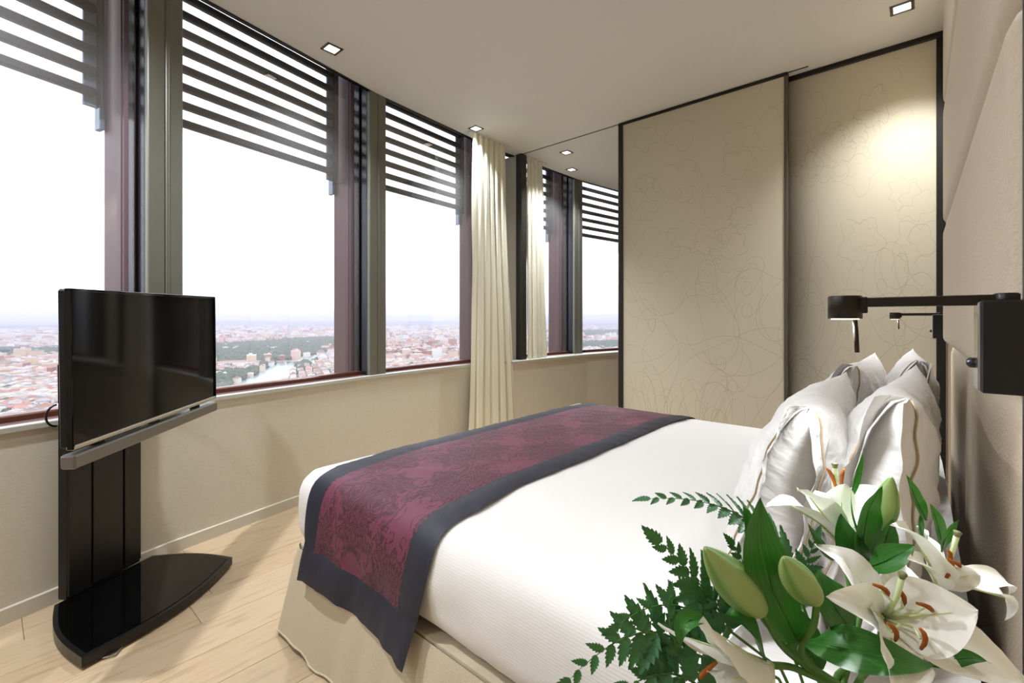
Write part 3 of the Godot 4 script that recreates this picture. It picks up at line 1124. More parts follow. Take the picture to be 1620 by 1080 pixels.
# ---------------------------------------------------------------- television on its stand
func make_tv() -> void:
	var left := Vector3(-1.993, 0, -0.182)
	var right := Vector3(-2.647, 0, -0.766)
	var tdir := (right - left).normalized()
	var w := left.distance_to(right)
	var nrm := Vector3(-tdir.z, 0, tdir.x)
	if nrm.x < 0:
		nrm = -nrm
	var mid := (left + right) / 2.0
	var o := thing("television", "black flat television with silver lower edge and grey sound bar, on the floor stand", "television", Vector3(mid.x, 0.705, mid.z))
	var b := Basis(tdir, Vector3.UP, nrm)
	o.basis = Basis(nrm, deg_to_rad(1.05)) * b
	var h0 := 0.062         # bottom of the panel above the sound bar's bottom
	var h1 := 0.570
	part(o, "back_shell", box(Vector3(w - 0.004, h1 - h0 - 0.004, 0.03), Vector3(0, (h0 + h1) / 2.0, -0.026), 0.006), M.black_satin)
	part(o, "rear_box", box(Vector3(0.62, 0.26, 0.035), Vector3(0.02, 0.24, -0.055), 0.012), M.black_satin)
	var bz := st_new(false)
	var fw := 0.009
	add_box(bz, tf(Vector3(-w / 2 + fw / 2, (h0 + h1) / 2, -0.008)), Vector3(fw, h1 - h0, 0.02), 0.002)
	add_box(bz, tf(Vector3(w / 2 - fw / 2, (h0 + h1) / 2, -0.008)), Vector3(fw, h1 - h0, 0.02), 0.002)
	add_box(bz, tf(Vector3(0, h1 - fw / 2, -0.008)), Vector3(w, fw, 0.02), 0.002)
	part(o, "bezel", done(bz), M.black_gloss)
	part(o, "screen", box(Vector3(w - 2 * fw, h1 - h0 - fw - 0.012, 0.006), Vector3(0, (h0 + 0.012 + h1 - fw) / 2, -0.007), 0.0), M.screen, "dark glossy screen")
	part(o, "silver_strip", box(Vector3(w - 0.002, 0.014, 0.024), Vector3(0, h0 + 0.005, -0.009), 0.003), M.silver, "pale silver strip")
	part(o, "sound_bar", box(Vector3(w + 0.004, 0.046, 0.045), Vector3(0.004, 0.022, -0.018), 0.006), M.bar_grey, "grey sound bar")
	for x in [-0.3, 0.0, 0.3]:
		part(o, "bar_bracket", box(Vector3(0.05, 0.03, 0.02), Vector3(x, 0.05, -0.028), 0.002), M.black_satin)
	part(o, "side_socket", box(Vector3(0.05, 0.13, 0.03), Vector3(-w / 2 + 0.062, 0.265, -0.056), 0.004), M.black_satin)
	var cab := []
	for k in 15:
		var a := PI * (k / 14.0)
		cab.append(Vector3(-w / 2 + 0.04 - 0.028 * sin(a), 0.165 + 0.034 * cos(a), -0.075 - 0.008 * sin(a)))
	part(o, "cable", done(tube(cab, func(_u): return 0.0032, 8)), M.black_satin)
	# stand
	var pa := Vector3(-2.552, 0, -0.216)
	var pb := Vector3(-2.717, 0, -0.477)
	var st_t := (pb - pa).normalized()
	var st_n := Vector3(-st_t.z, 0, st_t.x)
	if st_n.x < 0:
		st_n = -st_n
	var pm := (pa + pb) / 2.0
	var s := thing("television_stand", "black floor stand with boat-shaped glass base and flat upright", "stand", pm)
	s.basis = Basis(st_t, Vector3.UP, st_n)
	var inv := s.transform.affine_inverse()
	var q := []
	for p in [[86, 957], [129, 1040], [367.5, 881], [236, 875]]:
		var g := inv * at_y(p[0], p[1], 0.045)
		q.append(Vector2(g.x, g.z))
	var A: Vector2 = q[0]
	var B: Vector2 = q[1]
	var C: Vector2 = q[2]
	var D: Vector2 = q[3] + Vector2(-0.015, 0.035)
	var ring := func(k: float) -> Array:
		var pts := []
		var ctr := (A + B + C + D) / 4.0
		for seg in [[A, B, 0.03], [B, C, 0.062], [C, D, 0.03]]:
			var d: Vector2 = seg[1] - seg[0]
			var nn := d.orthogonal().normalized()
			if nn.dot((seg[0] + seg[1]) / 2.0 - ctr) < 0:
				nn = -nn
			var n_steps := 14 if seg[2] > 0.05 else 9
			for j in n_steps:
				var u := float(j) / n_steps
				pts.append(seg[0] + d * u + nn * seg[2] * sin(PI * u))
		pts.append(D)
		var out := []
		for p in pts:
			out.append(ctr + (p - ctr) * k)
		return out
	part(s, "base", done(prism(ring.call(1.0), 0.012, 0.045, 0.004)), M.black_edge)
	part(s, "glass_plate", done(prism(ring.call(0.945), 0.044, 0.0475, 0.001)), M.black_gloss, "glossy black glass inlay")
	for p in [A * 0.9, B * 0.88, C * 0.88, D * 0.9]:
		part(s, "foot", done(lathe([Vector2(0, 0), Vector2(0.016, 0), Vector2(0.016, 0.013), Vector2(0, 0.013)], 16)), M.black_satin).position = Vector3(p.x, 0, p.y)
	part(s, "upright", span(Vector3(-0.155, 0.045, -0.045), Vector3(0.155, 1.12, 0.0), 0.004), M.black_satin)
	for x in [[-0.152, -0.068], [-0.058, 0.066], [0.076, 0.152]]:
		part(s, "front_panel", span(Vector3(x[0], 0.06, -0.002), Vector3(x[1], 1.115, 0.007), 0.002), M.black_satin)
	var rear := s.transform.affine_inverse() * (mid + Vector3(0, 0.98, 0) - nrm * 0.07)
	part(s, "swivel_arm", done(tube([Vector3(0, 0.98, 0.0), Vector3(rear.x * 0.3, 0.98, rear.z * 0.5), Vector3(rear.x, 0.98, rear.z)], func(_u): return 0.022, 12)), M.black_satin)
	part(s, "cable_loop", done(tube([Vector3(B.x + 0.07, 0.006, B.y - 0.08), Vector3(B.x + 0.055, 0.006, B.y + 0.02), Vector3(B.x + 0.075, 0.006, B.y + 0.045), Vector3(B.x + 0.11, 0.006, B.y + 0.03), Vector3(B.x + 0.12, 0.006, B.y - 0.06)], func(_u): return 0.003, 6)), M.bar_grey)

# ---------------------------------------------------------------- bedside table, vase and flowers
const VASE := Vector3(-0.055, 0.0, -0.555)

func make_bedside() -> void:
	var o := thing("bedside_table", "dark walnut bedside table with one drawer under the flowers", "table", Vector3(-0.08, 0, -0.50))
	part(o, "top", span(Vector3(-0.22, 0.49, -0.215), Vector3(0.21, 0.515, 0.215), 0.003), M.walnut)
	part(o, "body", span(Vector3(-0.2, 0.12, -0.2), Vector3(0.21, 0.49, 0.2), 0.003), M.walnut)
	var d := part(o, "drawer", span(Vector3(-0.218, 0.3, -0.19), Vector3(-0.2, 0.48, 0.19), 0.002), M.walnut)
	part(d, "knob", done(tube([Vector3(-0.218, 0.39, 0), Vector3(-0.235, 0.39, 0)], func(_u): return 0.008, 12)), M.bronze)
	for x in [-0.18, 0.18]:
		for z in [-0.18, 0.18]:
			part(o, "leg", span(Vector3(x - 0.015, 0, z - 0.015), Vector3(x + 0.015, 0.125, z + 0.015), 0.002), M.bronze)
	var v := thing("vase", "pale ceramic vase holding the lilies on the bedside table", "vase", Vector3(VASE.x, 0.515, VASE.z))
	var prof := [Vector2(0, 0.002), Vector2(0.045, 0), Vector2(0.052, 0.02), Vector2(0.062, 0.08), Vector2(0.058, 0.15), Vector2(0.043, 0.2), Vector2(0.047, 0.225), Vector2(0.043, 0.225), Vector2(0.038, 0.2), Vector2(0.05, 0.15), Vector2(0.0, 0.12)]
	part(v, "body", done(lathe(prof, 36)), M.vase)

# a petal or leaf: spine a-b-c, half width w(u), up = the way the upper face looks, cup = how far the sides rise
func blade(a: Vector3, b: Vector3, c: Vector3, w: float, up: Vector3, cup: float, ruffle: float, peak: float, sd: int, tipcurl := 0.0) -> ArrayMesh:
	var n := soft_noise(sd, 1.0, 2)
	return done(grid(18, 8, func(u: float, v: float):
		var p := bez(a, b, c, u)
		var d := (bez(a, b, c, minf(u + 0.02, 1.0)) - bez(a, b, c, maxf(u - 0.02, 0.0))).normalized()
		var side := d.cross(up).normalized()
		var nn := side.cross(d).normalized()
		var k := pow(u, peak) 
		var prof := pow(maxf(sin(PI * clampf(k, 0.0, 1.0)), 0.0), 0.8) * (1.0 - 0.25 * u) + 0.10 * (1.0 - u) * (1.0 - u)
		var s := v * 2.0 - 1.0
		var lift := cup * w * s * s * prof + 0.12 * w * (1.0 - absf(s)) * -0.6 * prof
		lift += ruffle * w * sin(u * 13.0 + sd) * s * s * absf(s) + ruffle * w * n.get_noise_2d(u * 5.0, s * 2.0)
		var q := p + side * (s * w * prof) + nn * lift
		q += nn * -tipcurl * pow(maxf(0.0, u - 0.6) / 0.4, 2.0)
		return q, Vector2(1, 1)))

func bud_mesh(a: Vector3, c: Vector3, r: float, green: Color, pale: Color) -> ArrayMesh:
	var st := st_new()
	var d := (c - a).normalized()
	var side := d.cross(Vector3.UP if absf(d.y) < 0.9 else Vector3.RIGHT).normalized()
	var up := d.cross(side)
	var nu := 36
	var nv := 20
	var bend := side * 0.06 * a.distance_to(c)
	var pt := func(i: int, j: int) -> Vector3:
		var th := TAU * i / nu
		var v := float(j) / nv
		var prof := pow(maxf(sin(PI * pow(v, 0.80)), 0.0), 0.75) * (1.0 - 0.12 * v)
		var groove := 1.0 - 0.13 * pow(absf(cos(1.5 * th)), 10.0)
		var rr := r * prof * groove + r * 0.16 * (1.0 - v)
		return a.lerp(c, v) + bend * sin(PI * v) + (side * cos(th) + up * sin(th)) * rr
	for j in nv:
		for i in nu:
			var ids := [[i, j], [i + 1, j], [i + 1, j + 1], [i, j + 1]]
			for k in [0, 2, 1, 0, 3, 2]:
				var ij: Array = ids[k]
				var th: float = TAU * ij[0] / nu
				var seam := pow(absf(cos(1.5 * th)), 6.0)
				st.set_color(pale.lerp(green, 0.25 + 0.75 * seam))
				st.add_vertex(pt.call(ij[0], ij[1]))
	return done(st)

# a lily flower: heart, the way it faces, length of its petals; tips = list of [px, py, depth, half width, cup, curl]
func make_bloom(o: Node3D, heart: Vector3, face: Vector3, tips: Array, anthers: Array, pistil: Vector3, sd: int) -> void:
	var sh := -o.position
	var b := Node3D.new()
	b.name = "bloom"
	o.add_child(b, true)
	var k := 0
	for t in tips:
		var tip := at(t[0], t[1], t[2])
		var mid: Vector3 = heart.lerp(tip, 0.5) + face * heart.distance_to(tip) * t[5]
		var side := (tip - heart).normalized()
		var up := (face - side * face.dot(side)).normalized()
		if up.length() < 0.1:
			up = Vector3.UP
		part(b, "petal", blade(heart + sh, mid + sh, tip + sh, t[3], up, t[4], 0.07, 0.82, sd + k, t[6] if t.size() > 6 else 0.0), M.petal)
		part(b, "petal_rib", done(tube([heart + sh, bez(heart, mid, tip, 0.3) + sh - up * 0.0012, bez(heart, mid, tip, 0.7) + sh - up * 0.0012], func(u): return 0.0022 * (1.0 - u) + 0.0003, 6)), M.petal_green)
		k += 1
	for a in anthers:
		var p := at(a[0], a[1], a[2])
		var mid := heart.lerp(p, 0.5) + face * 0.012
		part(b, "filament", done(tube([heart + sh, mid + sh, p + sh], func(_u): return 0.0011, 6)), M.filament)
		var dir: Vector3 = (rgt * a[3] + Vector3.UP * a[4] + fwd * 0.25).normalized()
		var bow := face * 0.0035
		part(b, "anther", done(tube([p - dir * 0.0118 + sh, p - dir * 0.006 + bow + sh, p + bow * 1.3 + sh, p + dir * 0.006 + bow + sh, p + dir * 0.0118 + sh], func(u): return 0.0022 * (0.55 + 0.45 * sin(PI * u)), 8)), M.anther, "rust-brown anther")
	if pistil != Vector3.ZERO:
		var mid := heart.lerp(pistil, 0.5) + face * 0.004
		part(b, "pistil", done(tube([heart + sh, mid + sh, pistil + sh], func(u): return 0.0019 + 0.0006 * u, 8)), M.filament)
		var d := (pistil - mid).normalized()
		part(b, "stigma", done(tube([pistil - d * 0.003 + sh, pistil + d * 0.001 + sh, pistil + d * 0.0035 + sh], func(u): return 0.0021 + 0.0016 * u, 10)), M.stigma)

func px_leaf(o: Node3D, a: Array, b: Array, c: Array, w: float, up: Vector3, m: Material, sd: int, cup := 0.35) -> void:
	var sh := -o.position
	var p0 := at(a[0], a[1], a[2])
	var p1 := at(b[0], b[1], b[2])
	var p2 := at(c[0], c[1], c[2])
	var ctrl := p1 * 2.0 - (p0 + p2) / 2.0
	var l := part(o, "leaf", blade(p0 + sh, ctrl + sh, p2 + sh, w, up, cup, 0.04, 0.9, sd), m)
	part(l, "midrib", done(tube([p0 + sh, bez(p0, ctrl, p2, 0.35) + sh, bez(p0, ctrl, p2, 0.7) + sh, bez(p0, ctrl, p2, 0.95) + sh], func(u): return 0.0009 * (1.05 - u), 5)), m)

func px_bud(o: Node3D, a: Array, c: Array, r: float) -> void:
	part(o, "bud", bud_mesh(at(a[0], a[1], a[2]) - o.position, at(c[0], c[1], c[2]) - o.position, r, Color(0.12, 0.25, 0.045), Color(0.34, 0.44, 0.15)), M.bud, "closed green bud")

func px_stem(o: Node3D, pts: Array, r := 0.0032) -> void:
	var line := []
	for p in pts:
		line.append(at(p[0], p[1], p[2]) - o.position)
	line.append(Vector3(VASE.x, 0.80, VASE.z) + Vector3(0.008, 0, 0.006) * (names.get("lily", 1) - 2) - o.position)
	line.append(Vector3(VASE.x, 0.66, VASE.z) + Vector3(0.006, 0, -0.006) * (names.get("lily", 1) - 2) - o.position)
	# smooth the line
	var fine := []
	for k in line.size() - 1:
		for j in 5:
			fine.append(line[k].cubic_interpolate(line[k + 1], line[maxi(k - 1, 0)], line[mini(k + 2, line.size() - 1)], j / 5.0))
	fine.append(line[-1])
	part(o, "stem", done(tube(fine, func(_u): return r, 8)), M.stem)

func leaflet_mesh(sd: int) -> ArrayMesh:     # one toothed leaflet, length 1 along x, lying in xz
	var n := FastNoiseLite.new()
	n.seed = sd
	var teeth := 6.0
	return done(grid(30, 4, func(u: float, v: float):
		var s := v * 2.0 - 1.0
		var saw := fposmod(u * teeth + (0.5 if s < 0 else 0.0), 1.0)
		var prof := 0.30 * pow(maxf(sin(PI * pow(u * 0.97 + 0.03, 0.62)), 0.0), 0.9) * (0.62 + 0.38 * saw)
		var y := 0.05 * s * s - 0.12 * u * u + 0.02 * n.get_noise_2d(u * 90.0, s * 60.0)
		return Vector3(u + 0.05 * absf(s) * saw, y, s * prof), Vector2(1, 1)))

func make_fern(label: String, a: Array, b: Array, c: Array, leaflets: int, size: float, up: Vector3, shapes: Array, spread := 62.0) -> void:
	var p0 := at(a[0], a[1], a[2])
	var p1 := at(b[0], b[1], b[2])
	var p2 := at(c[0], c[1], c[2])
	var ctrl := p1 * 2.0 - (p0 + p2) / 2.0
	var o := thing("fern_frond", label, "fern", p0, "leather fern fronds in the bouquet")
	var sh := -o.position
	var line := [Vector3(VASE.x, 0.70, VASE.z) + sh, (Vector3(VASE.x, 0.78, VASE.z).lerp(p0, 0.55)) + sh]
	for k in 13:
		line.append(bez(p0, ctrl, p2, k / 12.0) + sh)
	part(o, "stalk", done(tube(line, func(u): return 0.0015 * (1.1 - u), 6)), M.stem)
	for k in leaflets:
		var u := 0.06 + 0.92 * k / (leaflets - 1.0)
		var p := bez(p0, ctrl, p2, u)
		var d := (bez(p0, ctrl, p2, minf(u + 0.03, 1.0)) - bez(p0, ctrl, p2, maxf(u - 0.03, 0.0))).normalized()
		var side := d.cross(up).normalized()
		var nn := side.cross(d).normalized()
		var len := size * (1.02 - 0.62 * u) * (0.8 + 0.2 * sin(u * 5.0 + 0.7))
		var s := 1.0 if k % 2 == 0 else -1.0
		var ang := deg_to_rad(lerpf(spread, 28.0, u)) * s
		if k == leaflets - 1:
			ang = 0.0
			len = size * 0.45
		var dir := (d * cos(ang) + side * sin(ang)).normalized()
		var droop := nn.rotated(dir, rng.randf_range(-0.5, 0.5))
		var z := dir.cross(droop).normalized()
		var y := z.cross(dir).normalized()
		var l := part(o, "leaflet", shapes[k % shapes.size()], M.fern)
		l.transform = Transform3D(Basis(dir * len, y * len, z * len), p + sh)

func make_flowers() -> void:
	rng.seed = 77
	var up := Vector3.UP
	var to_cam := -fwd
	# the wide open lily in front
	var o := thing("lily", "large open white lily showing five rust-brown anthers, lowest in the bouquet", "lily", Vector3(VASE.x, 0.74, VASE.z))
	var heart := at(1399, 978, 0.44)
	var face := (up * 0.55 + to_cam * 0.75 + rgt * 0.25).normalized()
	make_bloom(o, heart, face, [
		[1548, 965, 0.40, 0.034, 0.25, 0.10, 0.004],
		[1440, 888, 0.49, 0.030, 0.3, 0.12, 0.006],
		[1300, 850, 0.47, 0.022, 0.3, 0.16, 0.014],
		[1318, 942, 0.41, 0.022, 0.35, 0.14, 0.008],
		[1640, 1082, 0.40, 0.028, 0.3, 0.08, 0.008],
		[1420, 1098, 0.37, 0.030, 0.3, 0.12, 0.006],
	], [[1393, 933, 0.42, 0.8, -0.6], [1423, 945, 0.43, 0.45, -0.85], [1462, 961, 0.42, 0.8, -0.5], [1410, 999, 0.405, 0.5, -0.85], [1456, 1010, 0.40, 0.25, -0.95]], at(1427, 912, 0.42), 3)
	px_leaf(o, [1272, 1012, 0.44], [1360, 1030, 0.40], [1478, 1052, 0.40], 0.022, (up + to_cam * 0.6).normalized(), M.leaf, 5, 0.2)
	px_leaf(o, [1470, 1052, 0.42], [1520, 1040, 0.41], [1562, 1046, 0.40], 0.008, (up + to_cam * 0.7).normalized(), M.leaf, 6, 0.2)
	px_leaf(o, [1350, 1000, 0.45], [1315, 950, 0.43], [1292, 900, 0.44], 0.020, (to_cam + up * 0.4).normalized(), M.leaf, 8, 0.2)
	px_stem(o, [[1399, 980, 0.442], [1380, 1040, 0.45]])
	# upright bright lily at the back
	o = thing("lily", "upright white lily with a closed green bud beside it, in front of the pillows", "lily", Vector3(VASE.x + 0.01, 0.74, VASE.z - 0.01))
	heart = at(1330, 858, 0.53)
	face = (up * 0.95 + to_cam * 0.1 - rgt * 0.2).normalized()
	make_bloom(o, heart, face, [
		[1212, 792, 0.51, 0.020, 0.35, 0.26, 0.008],
		[1262, 770, 0.49, 0.020, 0.4, 0.20, 0.004],
		[1332, 762, 0.50, 0.024, 0.4, 0.12, 0.004],
		[1352, 768, 0.56, 0.022, 0.4, 0.12, 0.004],
		[1395, 762, 0.54, 0.022, 0.3, 0.22, 0.008],
		[1290, 772, 0.57, 0.020, 0.4, 0.18, 0.004],
	], [[1316, 757, 0.53, -0.3, 0.9], [1333, 757, 0.54, 0.3, 0.8]], at(1321, 738, 0.53), 13)
	px_bud(o, [1392, 838, 0.49], [1411, 752, 0.49], 0.0118)
	px_leaf(o, [1372, 892, 0.50], [1368, 830, 0.48], [1395, 768, 0.47], 0.019, (to_cam + rgt * 0.2).normalized(), M.leaf, 14, 0.25)
	px_leaf(o, [1374, 900, 0.51], [1345, 865, 0.49], [1330, 812, 0.50], 0.016, (to_cam - rgt * 0.3).normalized(), M.leaf, 15, 0.25)
	px_leaf(o, [1345, 792, 0.53], [1356, 750, 0.53], [1365, 716, 0.53], 0.006, (to_cam + rgt * 0.3).normalized(), M.leaf, 16, 0.3)
	px_leaf(o, [1380, 880, 0.50], [1352, 830, 0.48], [1347, 778, 0.49], 0.0035, (to_cam + rgt).normalized(), M.leaf, 17, 0.3)
	px_leaf(o, [1320, 885, 0.50], [1298, 862, 0.48], [1278, 827, 0.47], 0.0055, (to_cam + up * 0.3).normalized(), M.leaf, 18, 0.3)
	px_leaf(o, [1385, 905, 0.48], [1400, 860, 0.47], [1412, 820, 0.47], 0.013, (to_cam).normalized(), M.leaf, 19, 0.25)
	px_leaf(o, [1372, 898, 0.47], [1410, 882, 0.45], [1447, 862, 0.44], 0.014, (to_cam * 0.8 + up).normalized(), M.leaf, 20, 0.2)
	px_stem(o, [[1330, 860, 0.531], [1345, 930, 0.52], [1352, 1020, 0.50]])
	px_stem(o, [[1392, 838, 0.49], [1375, 890, 0.50], [1360, 980, 0.50]], 0.0026)
	# lily turned to the wall
	o = thing("lily", "white lily with drooping petals turned towards the headboard", "lily", Vector3(VASE.x + 0.02, 0.74, VASE.z))
	heart = at(1482, 925, 0.47)
	face = (rgt * 0.65 + up * 0.6 + to_cam * 0.15).normalized()
	make_bloom(o, heart, face, [
		[1416, 822, 0.46, 0.024, 0.35, 0.18, 0.006],
		[1458, 830, 0.52, 0.020, 0.35, 0.10, 0.004],
		[1622, 968, 0.45, 0.017, 0.3, 0.36, 0.02],
		[1612, 930, 0.50, 0.014, 0.3, 0.25, 0.012],
		[1550, 905, 0.44, 0.016, 0.35, 0.15, 0.004],
		[1440, 880, 0.43, 0.017, 0.35, 0.12, 0.004],
	], [[1497, 886, 0.46, 0.1, -1.0], [1512, 898, 0.455, 0.7, -0.6], [1521, 909, 0.46, 0.8, -0.7], [1499, 901, 0.45, 0.0, -1.0]], at(1514, 846, 0.46), 23)
	px_leaf(o, [1466, 822, 0.50], [1450, 790, 0.49], [1434, 750, 0.49], 0.0085, (to_cam + rgt * 0.4).normalized(), M.leaf, 24, 0.3)
	px_leaf(o, [1492, 868, 0.50], [1484, 830, 0.49], [1471, 796, 0.49], 0.008, (to_cam + rgt * 0.2).normalized(), M.leaf, 25, 0.3)
	px_leaf(o, [1490, 872, 0.48], [1498, 848, 0.47], [1517, 822, 0.47], 0.006, (to_cam + up * 0.3).normalized(), M.leaf, 26, 0.3)
	px_leaf(o, [1458, 850, 0.51], [1456, 830, 0.50], [1457, 808, 0.50], 0.004, to_cam, M.leaf, 27, 0.3)
	px_stem(o, [[1482, 926, 0.471], [1440, 960, 0.49], [1390, 1040, 0.49]])
	# half open lily low on the bed side
	o = thing("lily", "half-open drooping white lily with two plump green buds and a broad dark leaf", "lily", Vector3(VASE.x - 0.02, 0.74, VASE.z + 0.01))
	heart = at(1222, 1052, 0.42)
	face = (-rgt * 0.9 - up * 0.15 + to_cam * 0.3).normalized()
	make_bloom(o, heart, face, [
		[1040, 988, 0.41, 0.017, 0.4, 0.10, 0.002],
		[1112, 975, 0.385, 0.021, 0.6, 0.16, 0.0],
		[1118, 1062, 0.40, 0.016, 0.5, 0.12, 0.0],
		[1135, 1085, 0.385, 0.024, 0.5, 0.14, 0.0],
		[1125, 1010, 0.44, 0.018, 0.5, 0.14, 0.0],
	], [[1121, 1060, 0.405, -0.5, -0.8]], Vector3.ZERO, 33)
	px_bud(o, [1206, 970, 0.41], [1113, 864, 0.40], 0.0165)
	px_bud(o, [1292, 952, 0.395], [1238, 880, 0.385], 0.0130)
	px_leaf(o, [1262, 1015, 0.43], [1212, 900, 0.41], [1203, 786, 0.43], 0.026, (to_cam + rgt * 0.15).normalized(), M.leaf, 34, 0.15)
	px_leaf(o, [1212, 1050, 0.42], [1180, 985, 0.41], [1146, 972, 0.42], 0.012, (to_cam * 0.4 + up).normalized(), M.leaf, 35, 0.4)
	px_leaf(o, [1120, 980, 0.40], [1082, 985, 0.39], [1078, 1025, 0.385], 0.008, (to_cam * 0.6 + up).normalized(), M.leaf, 36, 0.3)
	px_leaf(o, [1190, 950, 0.44], [1195, 860, 0.435], [1175, 800, 0.44], 0.010, (to_cam - rgt * 0.4).normalized(), M.leaf, 37, 0.3)
	px_leaf(o, [1300, 1060, 0.46], [1262, 1000, 0.46], [1240, 940, 0.46], 0.020, (to_cam + up * 0.3).normalized(), M.leaf, 38, 0.3)
	px_stem(o, [[1222, 1052, 0.42], [1270, 1062, 0.44]])
	px_stem(o, [[1206, 970, 0.41], [1235, 1020, 0.425], [1275, 1055, 0.44]], 0.0026)
	px_stem(o, [[1292, 952, 0.395], [1287, 990, 0.405], [1270, 1040, 0.43]], 0.0028)
	# leather fern
	var shapes := [leaflet_mesh(1), leaflet_mesh(2), leaflet_mesh(3)]
	var fr := (to_cam * 0.9 + up * 0.5).normalized()
	make_fern("slender dark fern frond arching farthest out over the white bed cover", [1252, 905, 0.47], [1165, 812, 0.46], [1022, 789, 0.45], 25, 0.04, (up * 0.8 + to_cam * 0.6 + rgt * 0.2).normalized(), shapes, 66.0)
	make_fern("broad fern frond standing up beside the plump green bud", [1158, 1000, 0.45], [1108, 925, 0.44], [1042, 856, 0.43], 15, 0.056, fr, shapes, 58.0)
	make_fern("fern frond with curled leaflets below the broad upright frond", [1150, 1025, 0.45], [1072, 958, 0.44], [975, 990, 0.43], 12, 0.043, fr, shapes, 75.0)
	make_fern("fern frond reaching down towards the bed's beige skirt", [1090, 1030, 0.44], [1008, 1002, 0.43], [897, 1078, 0.42], 17, 0.052, fr, shapes, 78.0)
	make_fern("fern frond hanging under the half-open lily", [1120, 1085, 0.44], [1068, 1015, 0.43], [1060, 940, 0.42], 9, 0.034, fr, shapes)
	make_fern("fern frond bending over the lower rim of the bouquet", [1120, 1100, 0.43], [1050, 1065, 0.42], [965, 1110, 0.41], 13, 0.045, fr, shapes, 75.0)
	make_fern("small fern frond half hidden behind the broad dark lily leaf", [1250, 950, 0.49], [1275, 890, 0.49], [1292, 848, 0.49], 13, 0.03, fr, shapes)
	make_fern("short fern frond peeping out between bud and broad lily leaf", [1195, 960, 0.47], [1180, 900, 0.47], [1160, 862, 0.47], 11, 0.036, fr, shapes)

# ---------------------------------------------------------------- the city below
func in_poly(p: Vector2, poly: PackedVector2Array) -> bool:
	return Geometry2D.is_point_in_polygon(p, poly)

func px_poly(pts: Array) -> PackedVector2Array:
	var out := PackedVector2Array()
	for p in pts:
		var g := at_y(p[0], p[1], GROUND)
		out.append(Vector2(g.x, g.z))
	return out

func unit_house(hip: float) -> Array:      # [walls, roof] of unit size, base at y 0
	var st := st_new(false)
	add_box(st, tf(Vector3(0, 0.5, 0)), Vector3(1, 1, 1), 0.0)
	var roof := st_new(false)
	if hip > 0.0:
		var e := 0.54
		var c := [Vector3(-e, 1, -e), Vector3(e, 1, -e), Vector3(e, 1, e), Vector3(-e, 1, e)]
		var r0 := Vector3(-0.22, 1 + hip, 0)
		var r1 := Vector3(0.22, 1 + hip, 0)
		quad(roof, c[0], c[1], r1, r0, Vector3(0, 1, -1))
		quad(roof, c[3], c[2], r1, r0, Vector3(0, 1, 1))
		tri(roof, c[0], c[3], r0, Vector3(-1, 1, 0))
		tri(roof, c[1], c[2], r1, Vector3(1, 1, 0))
		quad(roof, c[0], c[1], c[2], c[3], Vector3.DOWN)
	else:
		add_box(roof, tf(Vector3(0, 1.01, 0)), Vector3(0.9, 0.03, 0.9), 0.0)
		for s in [[0, 0.47, 1.0, 0.06], [0, -0.47, 1.0, 0.06], [0.47, 0, 0.06, 0.88], [-0.47, 0, 0.06, 0.88]]:
			add_box(roof, tf(Vector3(s[0], 1.04, s[1])), Vector3(s[2], 0.08, s[3]), 0.0)
		add_box(roof, tf(Vector3(0.18, 1.12, 0.1)), Vector3(0.3, 0.22, 0.34), 0.0)
	return [done(st), done(roof)]

func blob_mesh(sd: int) -> ArrayMesh:
	var n := soft_noise(sd, 0.9, 2)
	return done(grid(9, 6, func(u: float, v: float):
		var a := TAU * u
		var b := PI * v - PI / 2.0
		var d := Vector3(cos(a) * cos(b), sin(b), sin(a) * cos(b))
		var k := 1.0 + 0.35 * n.get_noise_3dv(d * 1.6)
		return d * k * Vector3(1, 0.8, 1) + Vector3(0, 0.85, 0), Vector2.ONE))

func multi(called: String, label: String, category: String, mesh: Mesh, m: Material, xf: Array, cols: Array) -> void:
	if xf.is_empty():
		return
	var mm := MultiMesh.new()
	mm.transform_format = MultiMesh.TRANSFORM_3D
	mm.use_colors = true
	mm.mesh = mesh
	mm.instance_count = xf.size()
	for i in xf.size():
		mm.set_instance_transform(i, xf[i])
		mm.set_instance_color(i, cols[i])
	var o := MultiMeshInstance3D.new()
	o.name = called
	o.multimesh = mm
	o.material_override = m
	o.set_meta("kind", "stuff")
	o.set_meta("label", label)
	o.set_meta("category", category)
	add_child(o)

